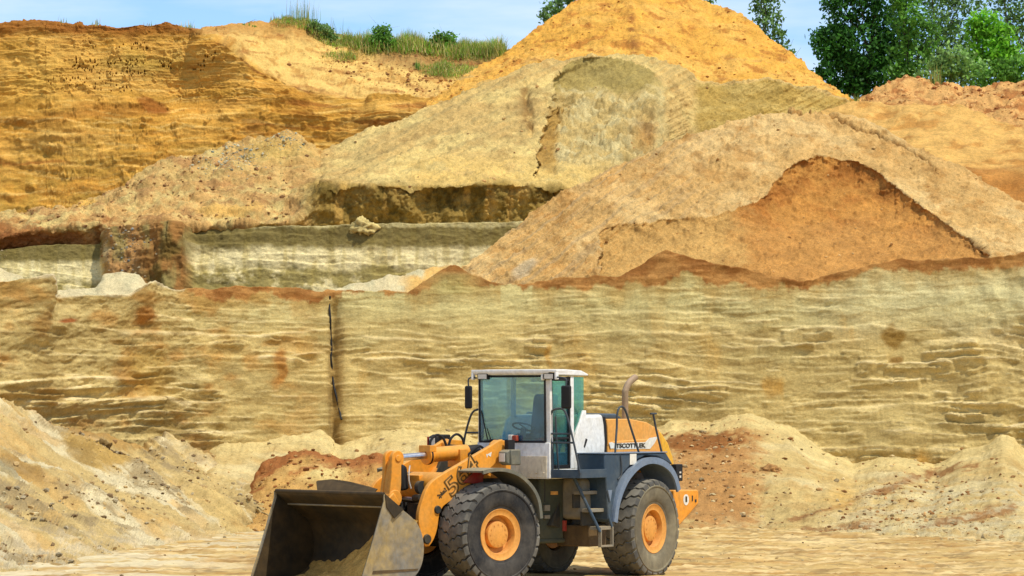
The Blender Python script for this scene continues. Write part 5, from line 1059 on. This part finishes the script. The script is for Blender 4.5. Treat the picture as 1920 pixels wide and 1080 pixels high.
# along the grassy rim
def rimP(px, dy=0): 
    top = np.interp(px, [p[0] for p in W3T], [p[1] for p in W3T]); return near(SURF['w3'], px, top+dy)
def bush(label, px, dy, blobs, mat, seed, per=10, spread=.07, size=.07, name='bush', trunk=.02):
    p = rimP(px, dy); return tree(name, label, 'bush', blobs, float(p[1])-.05, mat, (float(p[0]), float(p[2])-.05), per=per, spread=spread, size=size, trunk=trunk, seed=seed, group='bushes on the grassy rim', stemname='stem')
bush('rounded dark green bush in the grass of the rim', 715, 14, [(716, 64, 18, 12, 40), (712, 80, 24, 12, 50), (728, 84, 16, 10, 24), (716, 56, 12, 6, 10), (690, 84, 14, 9, 14)], LF['mid'], 21, spread=.11)
bush('spiky dark bush right of the rounded one on the rim', 832, 8, [(820, 68, 8, 12, 14), (842, 68, 14, 10, 18), (830, 80, 24, 10, 40)], LF['mid'], 22, spread=.09)
bush('dark scrub on the right shoulder of the grassy knoll', 608, 20, [(590, 50, 14, 12, 26), (608, 58, 18, 12, 34), (624, 70, 12, 8, 16)], LF['grey'], 23)
bush('low green bush on the bare rim left of the knoll', 465, 0, [(465, 50, 16, 4, 22)], LF['mid'], 24, size=.06, spread=.05)
def grass(name, pts, hmin, hmax, w, mats, seed, label=None, lean=.35, hf=None):
    rg_ = np.random.RandomState(seed); n = len(pts); h = hmin+(hmax-hmin)*rg_.rand(n, 1)**1.8
    if hf is not None: h = h*hf(pts)[:, None]
    a = rg_.rand(n)*6.28
    d = np.stack([np.cos(a), np.sin(a), 0*a], 1)*h*lean*rg_.rand(n, 1); sx = np.stack([np.cos(a+1.57), np.sin(a+1.57), 0*a], 1)*w; u = np.array([0, 0, 1.])
    V = np.stack([pts-sx, pts+sx, pts+sx*.7+d*.4+u*h*.55, pts-sx*.7+d*.4+u*h*.55, pts+d+u*h+sx*.15, pts+d+u*h-sx*.15], 1).reshape(-1, 3)
    k = np.arange(n)[:, None]*6; F = np.concatenate([k+np.array([[0, 1, 2, 3]]), k+np.array([[3, 2, 4, 5]])], 0)
    o = np_mesh(name, V, F, mats[0], None, smooth=False); 
    for m in mats[1:]: o.data.materials.append(m)
    mi = np.tile(rg_.choice(len(mats), n), 2).astype(np.int32); o.data.polygons.foreach_set('material_index', mi); return o
def pick(surf, dens, n, seed):
    PX, PY, P, Nn = surf; rg_ = np.random.RandomState(seed); area = np.linalg.norm(np.cross(np.gradient(P, axis=1), np.gradient(P, axis=0)), axis=-1)
    w = (np.clip(dens(PX, PY, P), 0, None)*area*((PX > -70) & (PX < 1990))).ravel(); w /= w.sum(); return P.reshape(-1, 3)[rg_.choice(len(w), n, p=w)]+rg_.randn(n, 3)*np.array([.04, .25, 0])
def dg_(px, py, P):
    top = np.interp(px, [p[0] for p in W3T], [p[1] for p in W3T]); k = py-top; ns = fbm(P[..., 0]*.8, P[..., 1]*.8, 2, 4)
    return sst(636, 660, px)*sst(952, 935, px)*sst(26, 8, k+10*ns)*(1+0*px) + sst(505, 530, px)*sst(655, 600, px)*sst(20, 2, k+8*ns-.12*(px-520)*(px > 560)) + .9*sst(.3, .7, g(px, py, 845, 128, 55, 16)+.35*ns) + .5*sst(.4, .7, g(px, py, 640, 108, 40, 10)+.4*ns)
tag(grass('grass', pick(SURF['w3'], dg_, 26000, 5), .10, .46, .010, [LF['grassg'], LF['grassg'], LF['straw'], LF['straw2'], LF['bright']], 6, lean=.9, hf=lambda q: (.7+.5*sst(-.3, .4, fbm(q[:, 0]*1.2, 3, 0, 3)))*(.35+.65*sst(-6.4, -5.8, q[:, 0]))*(.4+.6*sst(15.2, 15.6, q[:, 2]))), 'tall green and straw coloured grass along the rim of the upper cliff', kind='stuff')
tag(grass('grass', pick(SURF['w3'], lambda px, py, P: sst(5, 0, py-np.interp(px, [p[0] for p in W3T], [p[1] for p in W3T]))*(px < 540)*sst(.1, .5, noise(px*.03, 2, 0)), 160, 7), .06, .3, .012, [LF['willow'], LF['straw']], 8), 'thin stray grass on the bare cliff rim', kind='stuff')
def weed(label, px, surf, dy, n, h, seed, mats, wdt=.012, spread=.2, group='tall weeds on the rim', top=None):
    p = near(surf, px, dy); rg_ = np.random.RandomState(seed); pts = p+rg_.randn(n, 3)*np.array([spread, spread, 0]); pts[:, 2] = p[2]-.05
    o = grass('weed_clump', pts, h*.45, h, wdt, mats, seed, lean=.3); o.data.transform(Matrix.Translation(-Vector(p))); o.location = p; tag(o, label, 'weed', group)
weed('tallest weed clump, on top of the grassy knoll', 566, SURF['w3'], 38, 110, .95, 1, [LF['grassg'], LF['straw'], LF['willow']], spread=.28, wdt=.008)
weed('green grass tuft on the slope below the rim', 784, SURF['w3'], 124, 60, .45, 2, [LF['mid'], LF['willow']], spread=.07)
weed('yellowish tall weed on the crest of the reddish heap', 1757, SURF['m5'], 157, 60, .95, 3, [LF['straw'], LF['willow']], spread=.10)
weed('straw coloured grass tuft in the dip between cone and reddish heap', 1602, SURF['m5'], 195, 60, .5, 4, [LF['straw'], LF['willow']], spread=.22)
weed('thin weed stems beside the knoll on its right', 628, SURF['w3'], 64, 30, .8, 5, [LF['straw'], LF['grey']], spread=.3)
